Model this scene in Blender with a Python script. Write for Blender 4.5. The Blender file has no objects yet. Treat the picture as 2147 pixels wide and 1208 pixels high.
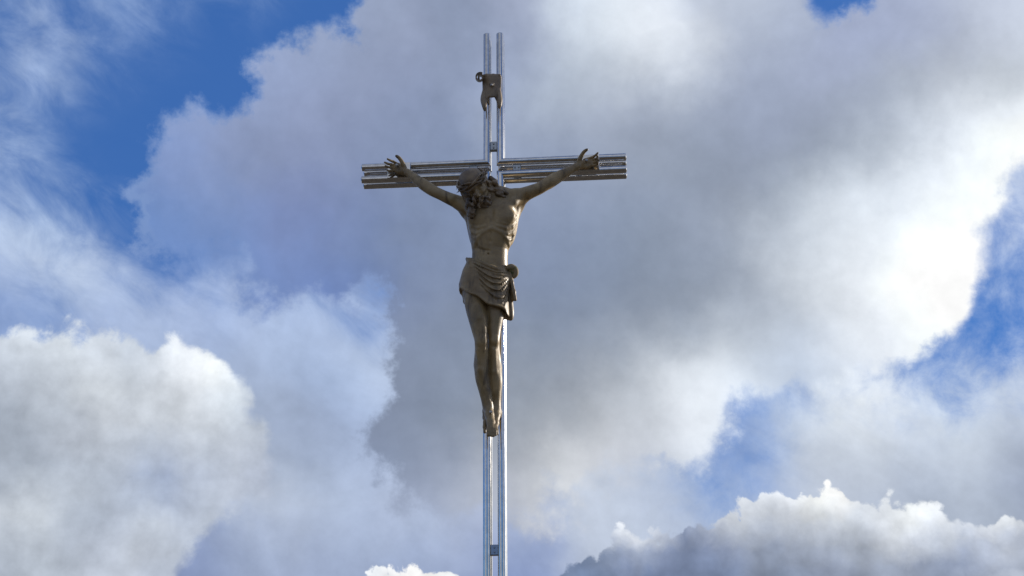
import bpy, math
import numpy as np
from mathutils import Vector, Matrix

# ------------------------------------------------------------------ camera, sun, sky, exposure
S = bpy.context.scene
col = S.collection
CAM_Z = 1.6
PITCH, ROLL, CROSS_YAW = 0.37375, 0.00716, -0.07508
CROSS_X, CROSS_Y, CROSS_Z = -0.10648, 8.13751, 1.6 + 3.98234   # crossing of the beams

cd = bpy.data.cameras.new('camera'); cam = bpy.data.objects.new('camera', cd); col.objects.link(cam)
cam.location = (0, 0, CAM_Z)
cam.matrix_world = (Matrix.Translation((0, 0, CAM_Z)) @ Matrix.Rotation(math.pi/2 + PITCH, 4, 'X')
                    @ Matrix.Rotation(-ROLL, 4, 'Z'))
cd.sensor_width = 36.0; cd.lens = 36.0*3000.0/2147.0; cd.clip_start = 0.1; cd.clip_end = 3000
S.camera = cam

SUN_EL, SUN_AZ = math.radians(18.0), math.radians(62.0)       # azimuth clockwise from the view direction (+Y)
sdir = Vector((math.sin(SUN_AZ)*math.cos(SUN_EL), math.cos(SUN_AZ)*math.cos(SUN_EL), math.sin(SUN_EL)))
ld = bpy.data.lights.new('sun', 'SUN'); ld.energy = 4.6; ld.angle = math.radians(0.55); ld.color = (1.0, 0.90, 0.78)
sun = bpy.data.objects.new('sun', ld); col.objects.link(sun)
sun.rotation_euler = sdir.to_track_quat('Z', 'Y').to_euler(); sun.location = sdir*40

S.view_settings.view_transform = 'Standard'; S.view_settings.look = 'None'
S.view_settings.exposure = 0.0; S.view_settings.gamma = 1.0; S.view_settings.use_curve_mapping = False
S.render.engine = 'CYCLES'

# clouds by compass direction: points (azimuth deg, elevation deg, colour or cover) and cloud outlines
VEIL_COVER = [
    (-22.59, 30.89, 0.45), (-20.59, 30.69, 0.5), (-18.64, 31.16, 0.4), (-16.98, 31.03, 0.45), (-15.59, 31.56, 0.2), (-13.54, 32.15, 0.35),
    (-11.42, 32.35, 0.3), (-9.26, 32.51, 0.1), (-7.70, 32.06, 0), (-22.27, 28.81, 0.45), (-20.75, 29.05, 0.55), (-19.27, 28.37, 0.55),
    (-18.82, 27.88, 0.4), (-17.35, 28.98, 0.12), (-16.41, 29.65, 0.2), (-14.37, 29.88, 0.08), (-11.94, 30.84, 0.05), (-10.24, 30.98, 0),
    (-22.00, 27.06, 0.35), (-20.85, 27.05, 0.35), (-19.07, 26.76, 0.12), (-17.25, 28.09, 0.05), (-15.29, 28.68, 0), (-13.26, 29.07, 0),
    (-16.10, 26.75, 0.02), (-17.43, 26.23, 0.05), (-21.82, 25.83, 0.5), (-20.89, 25.96, 0.5), (-20.07, 25.53, 0.4), (-18.91, 25.50, 0.12),
    (-17.46, 24.76, 0.06), (-16.78, 25.75, 0.05), (-19.34, 24.35, 0.12), (-21.62, 24.41, 0.5), (-20.65, 24.18, 0.45), (-19.62, 23.58, 0.5),
    (-18.66, 23.52, 0.45), (-17.69, 23.44, 0.55), (-16.89, 23.16, 0.45), (-16.80, 24.09, 0.1), (-15.83, 24.19, 0.1), (-21.39, 22.81, 0.75),
    (-20.25, 22.59, 0.6), (-19.09, 22.37, 0.6), (-17.95, 22.31, 0.6), (-16.75, 21.88, 0.45), (-15.76, 21.60, 0.25), (-14.80, 21.68, 0.2),
    (-13.98, 21.19, 0.5), (-15.70, 22.90, 0.2), (-21.20, 21.39, 0.95), (-19.37, 21.60, 0.9), (-17.84, 21.40, 0.9), (-16.66, 20.96, 0.8),
    (-15.46, 20.51, 0.65), (-14.28, 20.23, 0.75), (-12.96, 20.70, 0.7), (-11.60, 20.98, 0.75), (-10.38, 20.49, 0.85), (-13.67, 22.15, 0.25),
    (-12.66, 21.85, 0.35), (-11.26, 21.75, 0.4), (-9.17, 20.17, 0.9), (-7.58, 20.42, 0.92), (-6.76, 19.88, 0.9), (-6.18, 20.66, 0.35),
    (-5.56, 20.29, 0.2), (-5.79, 21.24, 0.25), (-9.62, 21.09, 0.6), (-8.03, 21.35, 0.6), (-20.96, 19.60, 0.6), (-19.15, 19.80, 0.7),
    (-17.27, 19.61, 0.85), (-15.34, 19.22, 0.9), (-20.86, 18.89, 0.75), (-13.39, 18.81, 1), (-11.46, 18.92, 1), (-8.50, 18.68, 1),
    (-5.53, 19.15, 0.9), (-20.59, 16.75, 1), (-15.06, 16.28, 1), (-9.37, 16.58, 1), (-4.47, 16.71, 1), (-20.14, 13.21, 1),
    (-12.97, 13.64, 1), (-5.38, 13.87, 1), (-19.71, 9.73, 1), (-12.69, 10.02, 1), (-5.27, 10.17, 1), (0.42, 10.17, 1),
    (0.45, 12.39, 1), (-1.49, 15.78, 1), (4.31, 12.71, 0.97), (3.38, 13.85, 0.95), (6.23, 12.66, 0.95), (7.22, 13.18, 0.8),
    (8.19, 13.52, 0.65), (7.83, 13.90, 0.7), (9.16, 13.66, 0.75), (10.10, 13.62, 0.85), (11.09, 14.12, 0.95), (8.25, 14.44, 0.72),
    (8.67, 14.99, 0.66), (9.42, 14.77, 0.58), (10.19, 14.73, 0.7), (10.81, 15.44, 0.62), (11.27, 16.34, 0.55), (9.69, 15.87, 0.6),
    (10.34, 16.77, 0.6), (11.15, 14.86, 0.8), (12.11, 14.99, 0.98), (12.17, 15.73, 0.95), (12.62, 16.44, 0.9), (13.41, 16.76, 0.9),
    (14.18, 16.89, 0.55), (12.68, 17.18, 0.45), (13.93, 16.35, 0.98), (14.99, 15.72, 0.98), (15.09, 16.63, 0.5), (15.69, 16.95, 0.3),
    (16.00, 16.37, 0.75), (16.48, 15.78, 0.9), (17.16, 16.82, 0.4), (17.61, 17.51, 0.45), (17.64, 16.23, 0.3), (16.94, 15.01, 0.95),
    (17.73, 15.49, 0.75), (17.59, 14.41, 0.95), (18.78, 16.66, 0.5), (18.87, 15.93, 0.6), (19.60, 16.04, 0.55), (19.50, 15.32, 0.9),
    (20.38, 15.60, 0.8), (20.25, 14.71, 0.95), (18.55, 14.87, 0.97), (18.11, 18.56, 0.1), (19.20, 18.44, 0.25), (20.76, 18.26, 0.35),
    (20.07, 19.43, 0.4), (20.35, 18.85, 0.6), (20.63, 17.37, 0.25), (19.42, 17.32, 0.05), (18.23, 19.46, 0.3), (19.94, 21.09, 0.05),
    (20.22, 20.51, 0.4), (21.18, 21.11, 0.45), (20.43, 21.94, 0.5), (19.75, 22.40, 0.6), (21.36, 22.35, 0.5), (20.98, 23.14, 0.7),
    (20.96, 19.68, 0.4), (13.90, 14.14, 1), (15.65, 13.29, 1), (18.37, 13.45, 1), (20.01, 12.95, 1), (15.46, 11.50, 1),
    (19.54, 9.47, 1), (9.84, 9.96, 1), (14.79, 31.66, 0.15), (13.83, 32.50, 0), (15.92, 32.23, 0.1), (-4.84, 31.63, 0),
    (-3.76, 32.76, 0), (-7.13, 33.73, 0)]
VEIL_COLOUR = [
    (-22.43, 29.85, 150, 172, 215), (-19.25, 28.19, 158, 180, 220), (-20.36, 29.11, 160, 180, 220), (-16.60, 31.26, 155, 178, 220), (-12.91, 32.21, 145, 170, 215), (-21.80, 25.65, 165, 185, 222),
    (-19.02, 26.40, 130, 158, 210), (-20.65, 25.63, 170, 190, 225), (-21.54, 23.88, 165, 185, 225), (-19.60, 23.40, 175, 196, 230), (-17.67, 23.26, 182, 200, 232), (-20.34, 21.85, 195, 209, 234),
    (-17.84, 21.40, 200, 212, 234), (-19.33, 21.24, 198, 211, 234), (-21.05, 20.31, 165, 183, 222), (-19.97, 20.44, 165, 183, 222), (-16.24, 20.63, 180, 196, 228), (-14.26, 20.05, 175, 190, 224),
    (-20.93, 19.42, 140, 163, 212), (-19.11, 19.44, 150, 172, 216), (-17.25, 19.43, 165, 182, 220), (-15.34, 19.22, 170, 186, 220), (-12.54, 20.36, 165, 183, 222), (-11.19, 20.82, 172, 188, 224),
    (-10.33, 19.73, 172, 188, 222), (-8.77, 20.18, 172, 190, 226), (-7.57, 20.23, 178, 194, 228), (-6.75, 19.69, 175, 192, 226), (-13.64, 21.78, 140, 163, 212), (-9.48, 18.64, 172, 188, 220),
    (-7.90, 18.71, 170, 186, 220), (-6.31, 18.76, 178, 194, 224), (-5.51, 18.40, 190, 203, 230), (-5.10, 18.21, 188, 202, 230), (-8.64, 17.55, 160, 178, 213), (-7.05, 17.22, 162, 180, 215),
    (-5.86, 17.06, 172, 188, 220), (-10.22, 17.86, 165, 180, 212), (-10.13, 16.36, 165, 178, 205), (-9.31, 15.65, 158, 170, 195), (-8.90, 15.10, 150, 162, 190), (-8.31, 14.93, 145, 158, 186),
    (-8.96, 16.22, 160, 172, 202), (-7.77, 15.69, 170, 184, 214), (-7.01, 16.09, 165, 180, 214), (-6.59, 15.35, 168, 183, 216), (-8.45, 13.81, 178, 190, 214), (-9.97, 13.76, 190, 198, 215),
    (-7.32, 14.21, 176, 189, 218), (-6.16, 14.23, 176, 190, 220), (-6.12, 12.93, 175, 188, 218), (-4.57, 12.39, 182, 193, 220), (-4.97, 13.32, 180, 192, 220), (-3.78, 11.47, 175, 188, 216),
    (-7.24, 12.35, 178, 190, 215), (-9.14, 12.31, 182, 192, 215), (-8.32, 11.04, 165, 177, 208), (-10.19, 11.00, 165, 177, 205), (-10.51, 10.26, 150, 163, 195), (-12.71, 10.20, 138, 152, 192),
    (-12.21, 10.94, 150, 165, 203), (-10.99, 11.89, 170, 182, 210), (-7.18, 10.88, 160, 173, 205), (-5.67, 10.90, 165, 178, 208), (-4.34, 10.55, 150, 164, 200), (-2.44, 11.11, 165, 177, 208),
    (-1.48, 10.55, 148, 162, 200), (-1.87, 11.85, 182, 190, 214), (0.44, 12.02, 172, 184, 214), (1.39, 11.09, 155, 169, 208), (0.42, 10.17, 140, 156, 200), (3.34, 12.35, 196, 204, 221),
    (5.26, 12.31, 190, 199, 218), (3.32, 11.61, 186, 195, 216), (6.23, 12.66, 184, 194, 217), (7.78, 12.97, 172, 188, 220), (8.25, 14.44, 140, 165, 215), (9.44, 14.95, 120, 150, 210),
    (10.16, 14.36, 145, 168, 214), (9.14, 13.48, 165, 183, 220), (10.48, 13.60, 182, 193, 218), (11.25, 16.16, 160, 182, 222), (10.34, 16.77, 175, 192, 228), (12.20, 16.10, 218, 224, 234),
    (13.39, 16.58, 236, 240, 246), (14.49, 16.31, 232, 237, 244), (12.94, 15.87, 205, 211, 220), (12.12, 15.18, 190, 197, 210), (13.64, 15.26, 196, 202, 213), (14.99, 15.72, 222, 227, 236),
    (15.30, 15.14, 212, 218, 228), (12.82, 14.58, 196, 203, 218), (14.49, 14.47, 200, 207, 220), (15.95, 16.01, 215, 223, 236), (17.09, 16.28, 180, 198, 232), (17.30, 14.98, 212, 220, 232),
    (18.22, 15.08, 220, 227, 237), (18.87, 15.93, 190, 205, 232), (19.50, 15.32, 205, 214, 230), (20.35, 15.42, 195, 205, 225), (19.38, 14.43, 185, 194, 212), (18.48, 14.34, 185, 194, 210),
    (16.09, 13.99, 180, 189, 210), (17.31, 13.53, 190, 198, 214), (18.06, 13.83, 195, 203, 218), (19.24, 13.37, 172, 181, 203), (20.03, 13.13, 150, 160, 185), (14.75, 13.35, 185, 194, 214),
    (12.01, 13.89, 185, 194, 214), (13.50, 13.80, 192, 200, 218), (17.38, 12.63, 182, 191, 210), (19.10, 12.31, 170, 180, 200), (16.29, 12.52, 170, 180, 200), (20.05, 19.25, 190, 205, 235),
    (20.43, 21.94, 180, 195, 230), (21.42, 22.71, 205, 215, 235), (19.77, 22.58, 200, 212, 238), (18.23, 19.46, 200, 213, 238), (21.00, 20.77, 160, 182, 225), (14.79, 31.66, 160, 180, 220)]
MAIN_COLOUR = [
    (-5.96, 32.33, 158, 170, 200), (-8.08, 30.93, 150, 163, 198), (-9.37, 30.85, 162, 175, 208), (-10.17, 29.88, 152, 166, 204), (-10.96, 29.08, 150, 164, 202), (-11.82, 29.38, 158, 172, 210),
    (-9.25, 28.82, 150, 160, 194), (-6.95, 29.88, 152, 162, 192), (-4.84, 31.63, 152, 161, 190), (-5.41, 29.01, 147, 158, 190), (-2.65, 32.23, 145, 156, 184), (-2.62, 30.01, 146, 157, 186),
    (-14.15, 27.51, 148, 165, 208), (-15.12, 27.04, 140, 160, 208), (-14.61, 25.98, 130, 152, 205), (-13.08, 27.05, 145, 157, 195), (-11.03, 27.21, 143, 155, 190), (-11.96, 25.83, 142, 154, 190),
    (-13.93, 25.11, 138, 153, 196), (-15.22, 24.06, 115, 146, 206), (-14.58, 23.56, 122, 150, 206), (-8.91, 26.60, 143, 154, 190), (-7.92, 27.78, 146, 157, 190), (-5.75, 26.18, 138, 151, 184),
    (-3.66, 27.55, 141, 153, 184), (-2.57, 24.92, 134, 148, 180), (-4.01, 23.76, 133, 146, 178), (-6.72, 24.25, 133, 147, 185), (-8.81, 24.72, 136, 148, 190), (-9.81, 24.29, 130, 145, 192),
    (-10.77, 23.48, 134, 150, 200), (-12.19, 23.57, 130, 151, 200), (-13.05, 24.25, 128, 150, 200), (-13.32, 22.74, 118, 147, 206), (-11.70, 22.29, 122, 149, 206), (-9.70, 22.41, 126, 148, 202),
    (-7.67, 22.50, 124, 145, 198), (-8.13, 23.62, 130, 145, 190), (-6.04, 22.56, 128, 145, 185), (-7.22, 21.38, 118, 142, 202), (-6.00, 21.42, 120, 142, 195), (-4.59, 21.84, 135, 147, 178),
    (-3.57, 22.24, 134, 147, 177), (-4.56, 20.51, 136, 147, 176), (-3.13, 19.96, 138, 149, 174), (-4.11, 18.42, 139, 150, 176), (-2.50, 17.68, 142, 152, 174), (-4.27, 16.71, 137, 147, 171),
    (-5.43, 15.75, 138, 148, 174), (-3.46, 15.78, 141, 151, 172), (-5.40, 14.62, 138, 150, 177), (-3.44, 14.27, 144, 153, 176), (-4.39, 13.32, 150, 160, 186), (-2.46, 13.90, 152, 160, 180),
    (-2.45, 12.78, 170, 178, 200), (-3.80, 12.40, 165, 175, 203), (-1.49, 12.96, 178, 184, 202), (0.68, 32.24, 165, 173, 200), (0.23, 31.32, 150, 160, 188), (-0.22, 29.83, 160, 172, 204),
    (1.09, 30.38, 168, 177, 202), (2.44, 31.65, 192, 202, 220), (3.56, 32.18, 212, 221, 234), (4.64, 31.58, 215, 222, 233), (4.16, 30.67, 198, 206, 220), (5.97, 31.89, 228, 233, 242),
    (7.26, 31.44, 238, 241, 247), (8.11, 31.20, 238, 241, 247), (8.41, 30.90, 236, 239, 245), (7.42, 30.69, 225, 229, 236), (5.92, 30.97, 213, 218, 228), (9.40, 31.11, 162, 171, 194),
    (9.34, 30.37, 160, 169, 192), (9.26, 32.04, 175, 184, 208), (7.97, 32.32, 185, 194, 214), (10.34, 31.95, 205, 212, 226), (11.64, 32.01, 190, 198, 216), (11.12, 31.14, 158, 166, 188),
    (12.43, 31.38, 165, 175, 202), (2.39, 29.80, 186, 196, 212), (1.72, 29.34, 182, 193, 211), (3.90, 29.57, 178, 186, 203), (5.01, 30.08, 188, 195, 209), (7.15, 29.78, 180, 188, 204),
    (6.68, 29.06, 168, 176, 196), (0.63, 28.52, 158, 168, 192), (2.77, 28.10, 165, 174, 195), (4.91, 28.03, 163, 171, 192), (0.40, 27.01, 150, 161, 188), (2.73, 26.40, 156, 166, 190),
    (5.27, 26.50, 159, 168, 189), (8.13, 28.41, 156, 165, 188), (10.34, 29.55, 157, 166, 192), (11.31, 28.54, 160, 169, 192), (11.66, 27.76, 152, 161, 186), (13.51, 29.61, 163, 171, 197),
    (15.26, 30.32, 163, 172, 203), (16.73, 30.49, 168, 177, 206), (18.73, 30.20, 176, 184, 210), (20.74, 30.24, 185, 192, 212), (22.30, 30.14, 205, 212, 230), (22.35, 28.52, 190, 196, 208),
    (13.28, 27.42, 155, 163, 184), (15.40, 28.11, 160, 168, 189), (17.44, 28.21, 166, 173, 190), (19.47, 28.46, 172, 178, 192), (21.33, 27.80, 195, 201, 212), (14.13, 25.84, 146, 155, 174),
    (12.03, 25.11, 150, 159, 177), (16.25, 26.71, 168, 176, 192), (16.11, 25.62, 185, 193, 208), (18.22, 26.64, 195, 202, 216), (17.64, 25.25, 215, 221, 232), (19.26, 27.04, 208, 214, 227),
    (20.06, 25.82, 232, 237, 244), (21.95, 26.07, 236, 240, 246), (20.86, 24.79, 238, 242, 248), (18.91, 24.53, 230, 235, 243), (20.33, 23.78, 236, 241, 248), (16.88, 23.86, 222, 228, 238),
    (18.71, 23.08, 240, 243, 248), (17.65, 22.29, 240, 244, 250), (19.19, 22.47, 232, 237, 245), (6.95, 26.42, 155, 164, 184), (9.05, 26.48, 150, 159, 180), (7.26, 24.51, 148, 158, 180),
    (9.97, 24.91, 148, 156, 176), (4.78, 24.82, 150, 161, 186), (2.68, 24.69, 146, 157, 183), (3.68, 23.33, 142, 154, 180), (1.61, 23.38, 138, 151, 180), (0.58, 24.92, 142, 154, 184),
    (5.73, 22.88, 145, 156, 178), (7.79, 23.16, 152, 161, 182), (10.08, 23.77, 165, 173, 190), (11.34, 24.23, 178, 186, 200), (12.96, 24.28, 200, 207, 219), (14.59, 24.49, 218, 225, 236),
    (11.86, 23.25, 198, 205, 218), (13.27, 23.31, 196, 203, 215), (14.86, 23.35, 208, 214, 225), (15.79, 22.88, 222, 228, 237), (10.78, 22.39, 175, 182, 197), (12.78, 22.42, 215, 221, 231),
    (13.94, 22.13, 222, 227, 236), (11.73, 21.76, 185, 192, 205), (13.63, 21.03, 228, 232, 240), (12.71, 21.68, 218, 223, 232), (15.62, 21.41, 238, 241, 247), (17.46, 20.84, 243, 246, 251),
    (19.00, 21.03, 244, 247, 252), (19.55, 20.96, 238, 242, 249), (16.39, 19.84, 238, 241, 246), (18.25, 19.64, 243, 246, 251), (17.77, 18.78, 236, 240, 247), (9.14, 21.94, 150, 159, 178),
    (9.66, 20.77, 155, 163, 180), (11.43, 20.65, 170, 177, 191), (12.57, 20.19, 195, 200, 210), (14.10, 19.87, 212, 216, 224), (7.68, 21.26, 144, 154, 174), (8.62, 20.27, 146, 155, 174),
    (10.56, 19.58, 165, 172, 187), (12.49, 19.26, 192, 197, 208), (14.37, 18.73, 215, 219, 228), (15.85, 18.41, 226, 230, 238), (16.97, 18.31, 232, 236, 244), (15.21, 17.73, 222, 227, 237),
    (13.87, 17.65, 212, 219, 232), (12.77, 18.11, 200, 207, 220), (11.46, 18.58, 190, 198, 212), (10.80, 17.68, 205, 214, 230), (11.94, 17.42, 190, 204, 230), (10.08, 18.48, 195, 202, 214),
    (11.22, 18.03, 180, 192, 214), (0.95, 21.48, 136, 148, 176), (3.62, 21.43, 139, 151, 176), (5.64, 20.98, 143, 153, 174), (6.59, 19.80, 150, 159, 177), (4.58, 19.87, 144, 153, 173),
    (2.15, 19.94, 139, 150, 173), (0.52, 19.20, 138, 149, 172), (2.52, 18.59, 147, 155, 173), (0.90, 17.67, 152, 159, 175), (4.54, 18.73, 165, 172, 186), (6.54, 18.85, 180, 186, 198),
    (8.53, 18.95, 198, 204, 214), (9.56, 19.45, 188, 195, 208), (2.49, 17.26, 168, 173, 184), (4.49, 17.59, 182, 187, 197), (6.48, 17.72, 203, 208, 217), (8.46, 17.82, 218, 223, 232),
    (9.61, 17.38, 212, 221, 235), (8.01, 16.89, 232, 236, 243), (9.15, 16.46, 215, 224, 238), (6.83, 16.76, 216, 220, 229), (4.84, 16.45, 193, 197, 207), (3.25, 16.11, 182, 186, 195),
    (1.28, 16.15, 164, 169, 180), (0.09, 16.35, 155, 162, 176), (0.47, 14.83, 166, 170, 182), (2.04, 15.00, 180, 182, 190), (4.02, 15.34, 196, 199, 208), (5.40, 15.68, 205, 208, 217),
    (6.77, 15.63, 215, 219, 228), (7.93, 15.58, 228, 232, 240), (4.38, 14.58, 193, 196, 208), (3.40, 14.41, 205, 205, 210), (2.02, 13.87, 238, 239, 241), (1.43, 13.41, 218, 219, 223),
    (2.81, 14.14, 228, 229, 233), (5.75, 14.72, 190, 195, 209), (6.90, 14.50, 208, 213, 224), (7.66, 14.28, 220, 225, 235), (4.93, 13.81, 186, 192, 210), (7.24, 13.55, 200, 208, 225),
    (0.07, 13.52, 176, 179, 190), (-0.52, 12.40, 182, 185, 198), (0.83, 12.58, 182, 186, 202), (3.37, 13.29, 188, 193, 210)]
MAIN_OUTLINE = [
    [(-6.12, 36.30), (-6.53, 32.67), (-7.99, 31.31), (-8.76, 31.41), (-9.40, 31.37), (-10.23, 30.89), (-11.04, 30.27), (-11.65, 29.85), (-12.24, 29.34), (-12.34, 28.60),
     (-12.64, 27.92), (-13.37, 28.04), (-14.21, 28.20), (-14.99, 27.83), (-15.45, 27.28), (-15.58, 26.62), (-15.41, 25.90), (-15.91, 25.02), (-16.00, 23.99), (-15.49, 22.74),
     (-13.64, 21.78), (-11.22, 21.19), (-8.81, 20.85), (-6.80, 21.02), (-5.78, 20.86), (-5.24, 19.73), (-4.81, 18.60), (-5.37, 17.26), (-5.94, 16.49), (-6.10, 15.36),
     (-6.06, 14.24), (-5.36, 13.31), (-4.37, 12.21), (-3.40, 11.66), (-0.52, 11.84), (1.42, 12.76), (3.17, 13.10), (4.93, 13.81), (6.84, 13.38), (7.82, 13.72),
     (8.25, 14.44), (8.68, 15.17), (9.71, 16.06), (11.12, 16.82), (13.24, 16.96), (15.36, 17.35), (17.09, 17.84), (18.59, 18.69), (19.12, 19.91), (20.00, 20.90),
     (19.46, 21.70), (19.40, 22.63), (20.09, 23.45), (21.69, 24.48), (28.18, 25.07), (29.78, 32.46), (16.95, 35.11), (15.85, 31.70), (14.87, 31.43), (13.99, 32.02),
     (13.76, 35.55)]]
FRONT_COLOUR = [
    (-20.75, 18.00, 200, 208, 222), (-19.71, 18.37, 212, 219, 230), (-18.62, 18.39, 212, 219, 229), (-17.13, 18.34, 205, 212, 224), (-15.85, 18.63, 205, 212, 224), (-15.27, 18.49, 185, 195, 212),
    (-14.50, 18.36, 222, 227, 235), (-13.74, 18.41, 228, 232, 240), (-12.52, 17.55, 236, 239, 244), (-13.28, 17.51, 225, 229, 236), (-11.69, 16.66, 212, 220, 230), (-14.41, 17.44, 205, 210, 220),
    (-15.93, 17.51, 196, 202, 212), (-17.00, 17.06, 205, 210, 218), (-18.29, 17.14, 192, 198, 209), (-19.57, 17.21, 186, 193, 206), (-20.59, 16.75, 176, 183, 197), (-18.71, 16.02, 180, 187, 200),
    (-20.41, 15.33, 163, 171, 186), (-19.25, 14.53, 165, 173, 188), (-17.67, 14.83, 178, 184, 197), (-16.12, 15.66, 196, 201, 211), (-14.47, 15.95, 203, 208, 217), (-12.80, 16.23, 205, 210, 220),
    (-12.18, 15.52, 200, 206, 216), (-10.85, 15.59, 185, 192, 206), (-13.45, 14.91, 193, 199, 211), (-14.93, 14.82, 184, 191, 205), (-11.15, 14.46, 190, 196, 210), (-10.00, 14.13, 180, 188, 208),
    (-12.64, 14.21, 180, 188, 206), (-13.93, 13.96, 160, 172, 200), (-14.80, 13.37, 168, 180, 206), (-14.03, 13.04, 160, 173, 203), (-15.92, 13.67, 192, 200, 216), (-14.56, 12.75, 200, 210, 228),
    (-12.93, 13.09, 195, 203, 220), (-13.26, 12.53, 172, 182, 205), (-15.06, 12.27, 180, 189, 208), (-16.62, 13.45, 180, 188, 203), (-18.40, 13.34, 172, 180, 195), (-20.18, 13.56, 170, 178, 193),
    (-18.94, 11.88, 200, 206, 216), (-18.26, 12.09, 202, 208, 218), (-19.95, 11.64, 195, 201, 212), (-17.15, 11.62, 176, 185, 202), (-15.73, 11.70, 182, 190, 207), (-14.46, 11.57, 205, 211, 221),
    (-13.72, 11.43, 195, 202, 216), (-12.49, 12.20, 188, 196, 212), (-11.06, 12.99, 184, 192, 210), (-19.78, 10.24, 172, 180, 195), (-18.43, 10.49, 182, 189, 202), (-16.69, 10.58, 185, 192, 208),
    (-14.92, 10.66, 192, 198, 212), (-13.81, 10.34, 180, 188, 206), (-16.25, 9.75, 188, 195, 210), (-17.99, 9.67, 180, 188, 202), (4.07, 11.32, 232, 235, 241), (5.03, 11.48, 240, 242, 247),
    (5.52, 11.66, 236, 239, 245), (4.27, 11.63, 240, 242, 247), (2.33, 10.52, 134, 149, 182), (3.10, 10.79, 124, 140, 174), (3.28, 10.41, 118, 136, 169), (4.99, 10.47, 122, 137, 170),
    (6.89, 10.61, 126, 139, 170), (4.06, 10.90, 128, 142, 174), (4.24, 10.76, 130, 142, 176), (5.77, 10.91, 135, 147, 180), (6.72, 10.98, 135, 147, 178), (4.22, 10.12, 122, 136, 172),
    (6.12, 10.26, 126, 139, 172), (7.99, 10.21, 128, 141, 172), (7.67, 11.13, 135, 146, 176), (8.44, 11.47, 145, 154, 180), (8.30, 12.22, 225, 229, 236), (8.69, 12.42, 236, 239, 244),
    (9.27, 12.51, 240, 242, 247), (9.24, 12.09, 205, 210, 220), (10.03, 12.61, 232, 235, 242), (9.81, 12.16, 190, 196, 209), (9.02, 11.64, 158, 166, 186), (10.78, 12.63, 228, 231, 238),
    (10.73, 12.02, 182, 188, 202), (9.95, 11.60, 160, 168, 187), (11.55, 12.81, 242, 244, 249), (11.49, 12.17, 205, 210, 220), (11.06, 11.37, 162, 169, 187), (12.31, 13.04, 246, 248, 252),
    (13.05, 13.00, 246, 248, 252), (12.81, 12.38, 240, 243, 248), (13.36, 12.34, 232, 236, 243), (12.23, 12.13, 225, 229, 236), (11.81, 11.52, 178, 184, 199), (12.74, 11.65, 190, 196, 208),
    (13.29, 11.62, 180, 187, 201), (14.07, 12.12, 215, 220, 230), (14.82, 12.35, 226, 230, 238), (15.53, 12.21, 236, 239, 245), (14.76, 11.72, 218, 222, 230), (16.22, 11.90, 238, 241, 247),
    (17.07, 11.57, 238, 241, 247), (15.81, 11.48, 238, 240, 246), (16.68, 11.24, 222, 226, 234), (15.22, 10.97, 222, 225, 232), (14.50, 11.01, 196, 201, 212), (13.60, 11.06, 168, 175, 192),
    (17.38, 11.20, 215, 220, 230), (16.44, 10.72, 175, 182, 198), (17.94, 11.42, 235, 238, 244), (18.65, 11.55, 242, 244, 249), (19.50, 11.40, 240, 242, 248), (19.10, 10.99, 215, 220, 229),
    (18.23, 10.96, 175, 182, 200), (17.49, 10.66, 138, 149, 178), (18.51, 10.41, 132, 144, 175), (19.68, 10.51, 140, 151, 180), (9.89, 10.69, 142, 152, 176), (11.75, 10.79, 152, 161, 182),
    (10.57, 9.94, 140, 151, 176), (12.40, 9.86, 148, 157, 180), (13.89, 10.33, 158, 167, 188), (14.56, 9.76, 158, 167, 188), (15.32, 10.25, 150, 159, 182), (16.36, 10.02, 140, 151, 177),
    (17.60, 10.12, 130, 142, 172), (18.24, 9.64, 205, 210, 220), (19.43, 9.56, 210, 215, 225), (18.93, 9.68, 150, 158, 180), (-5.27, 10.08, 228, 231, 237), (-4.33, 10.18, 240, 242, 247),
    (-3.00, 10.18, 238, 240, 246), (-2.43, 10.00, 230, 233, 240)]
FRONT_OUTLINE = [
    [(-27.51, 17.35), (-20.80, 18.42), (-20.31, 18.77), (-19.59, 18.88), (-18.85, 18.84), (-17.56, 18.85), (-16.65, 19.12), (-15.72, 19.19), (-15.31, 18.97), (-14.54, 18.87),
     (-13.95, 19.07), (-13.19, 18.78), (-12.29, 18.41), (-11.58, 17.88), (-11.05, 17.16), (-10.80, 16.33), (-10.08, 15.62), (-9.45, 14.52), (-9.56, 13.22), (-11.03, 12.62),
     (-12.08, 11.67), (-12.85, 10.92), (-13.24, 10.00), (-13.14, 6.47), (-25.65, 6.08)],
    [(0.79, 9.44), (1.38, 10.26), (1.86, 10.80), (2.82, 11.10), (4.26, 11.26), (5.79, 11.41), (6.74, 11.49), (7.14, 11.70), (7.70, 11.68), (8.11, 12.13),
     (8.55, 12.54), (9.28, 12.77), (9.69, 12.60), (10.14, 12.88), (10.80, 12.81), (11.28, 13.04), (11.96, 13.30), (12.72, 13.41), (13.44, 13.22), (13.60, 12.60),
     (14.00, 12.31), (14.49, 12.61), (15.56, 12.46), (16.08, 12.21), (16.67, 11.92), (17.36, 11.73), (17.46, 11.28), (17.86, 11.52), (18.33, 11.75), (19.03, 11.75),
     (20.70, 11.39), (25.66, 11.37), (24.71, 5.79), (1.32, 6.54)],
    [(2.63, 11.07), (3.22, 11.50), (3.89, 11.60), (4.47, 11.87), (4.95, 11.80), (5.81, 11.89), (5.78, 11.23), (4.63, 11.03), (3.87, 10.94)],
    [(-5.79, 9.89), (-5.47, 10.35), (-4.71, 10.49), (-4.11, 10.47), (-3.76, 10.29), (-3.19, 10.48), (-2.53, 10.41), (-2.09, 9.91), (-2.23, 9.09), (-5.62, 9.08)]]
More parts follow.
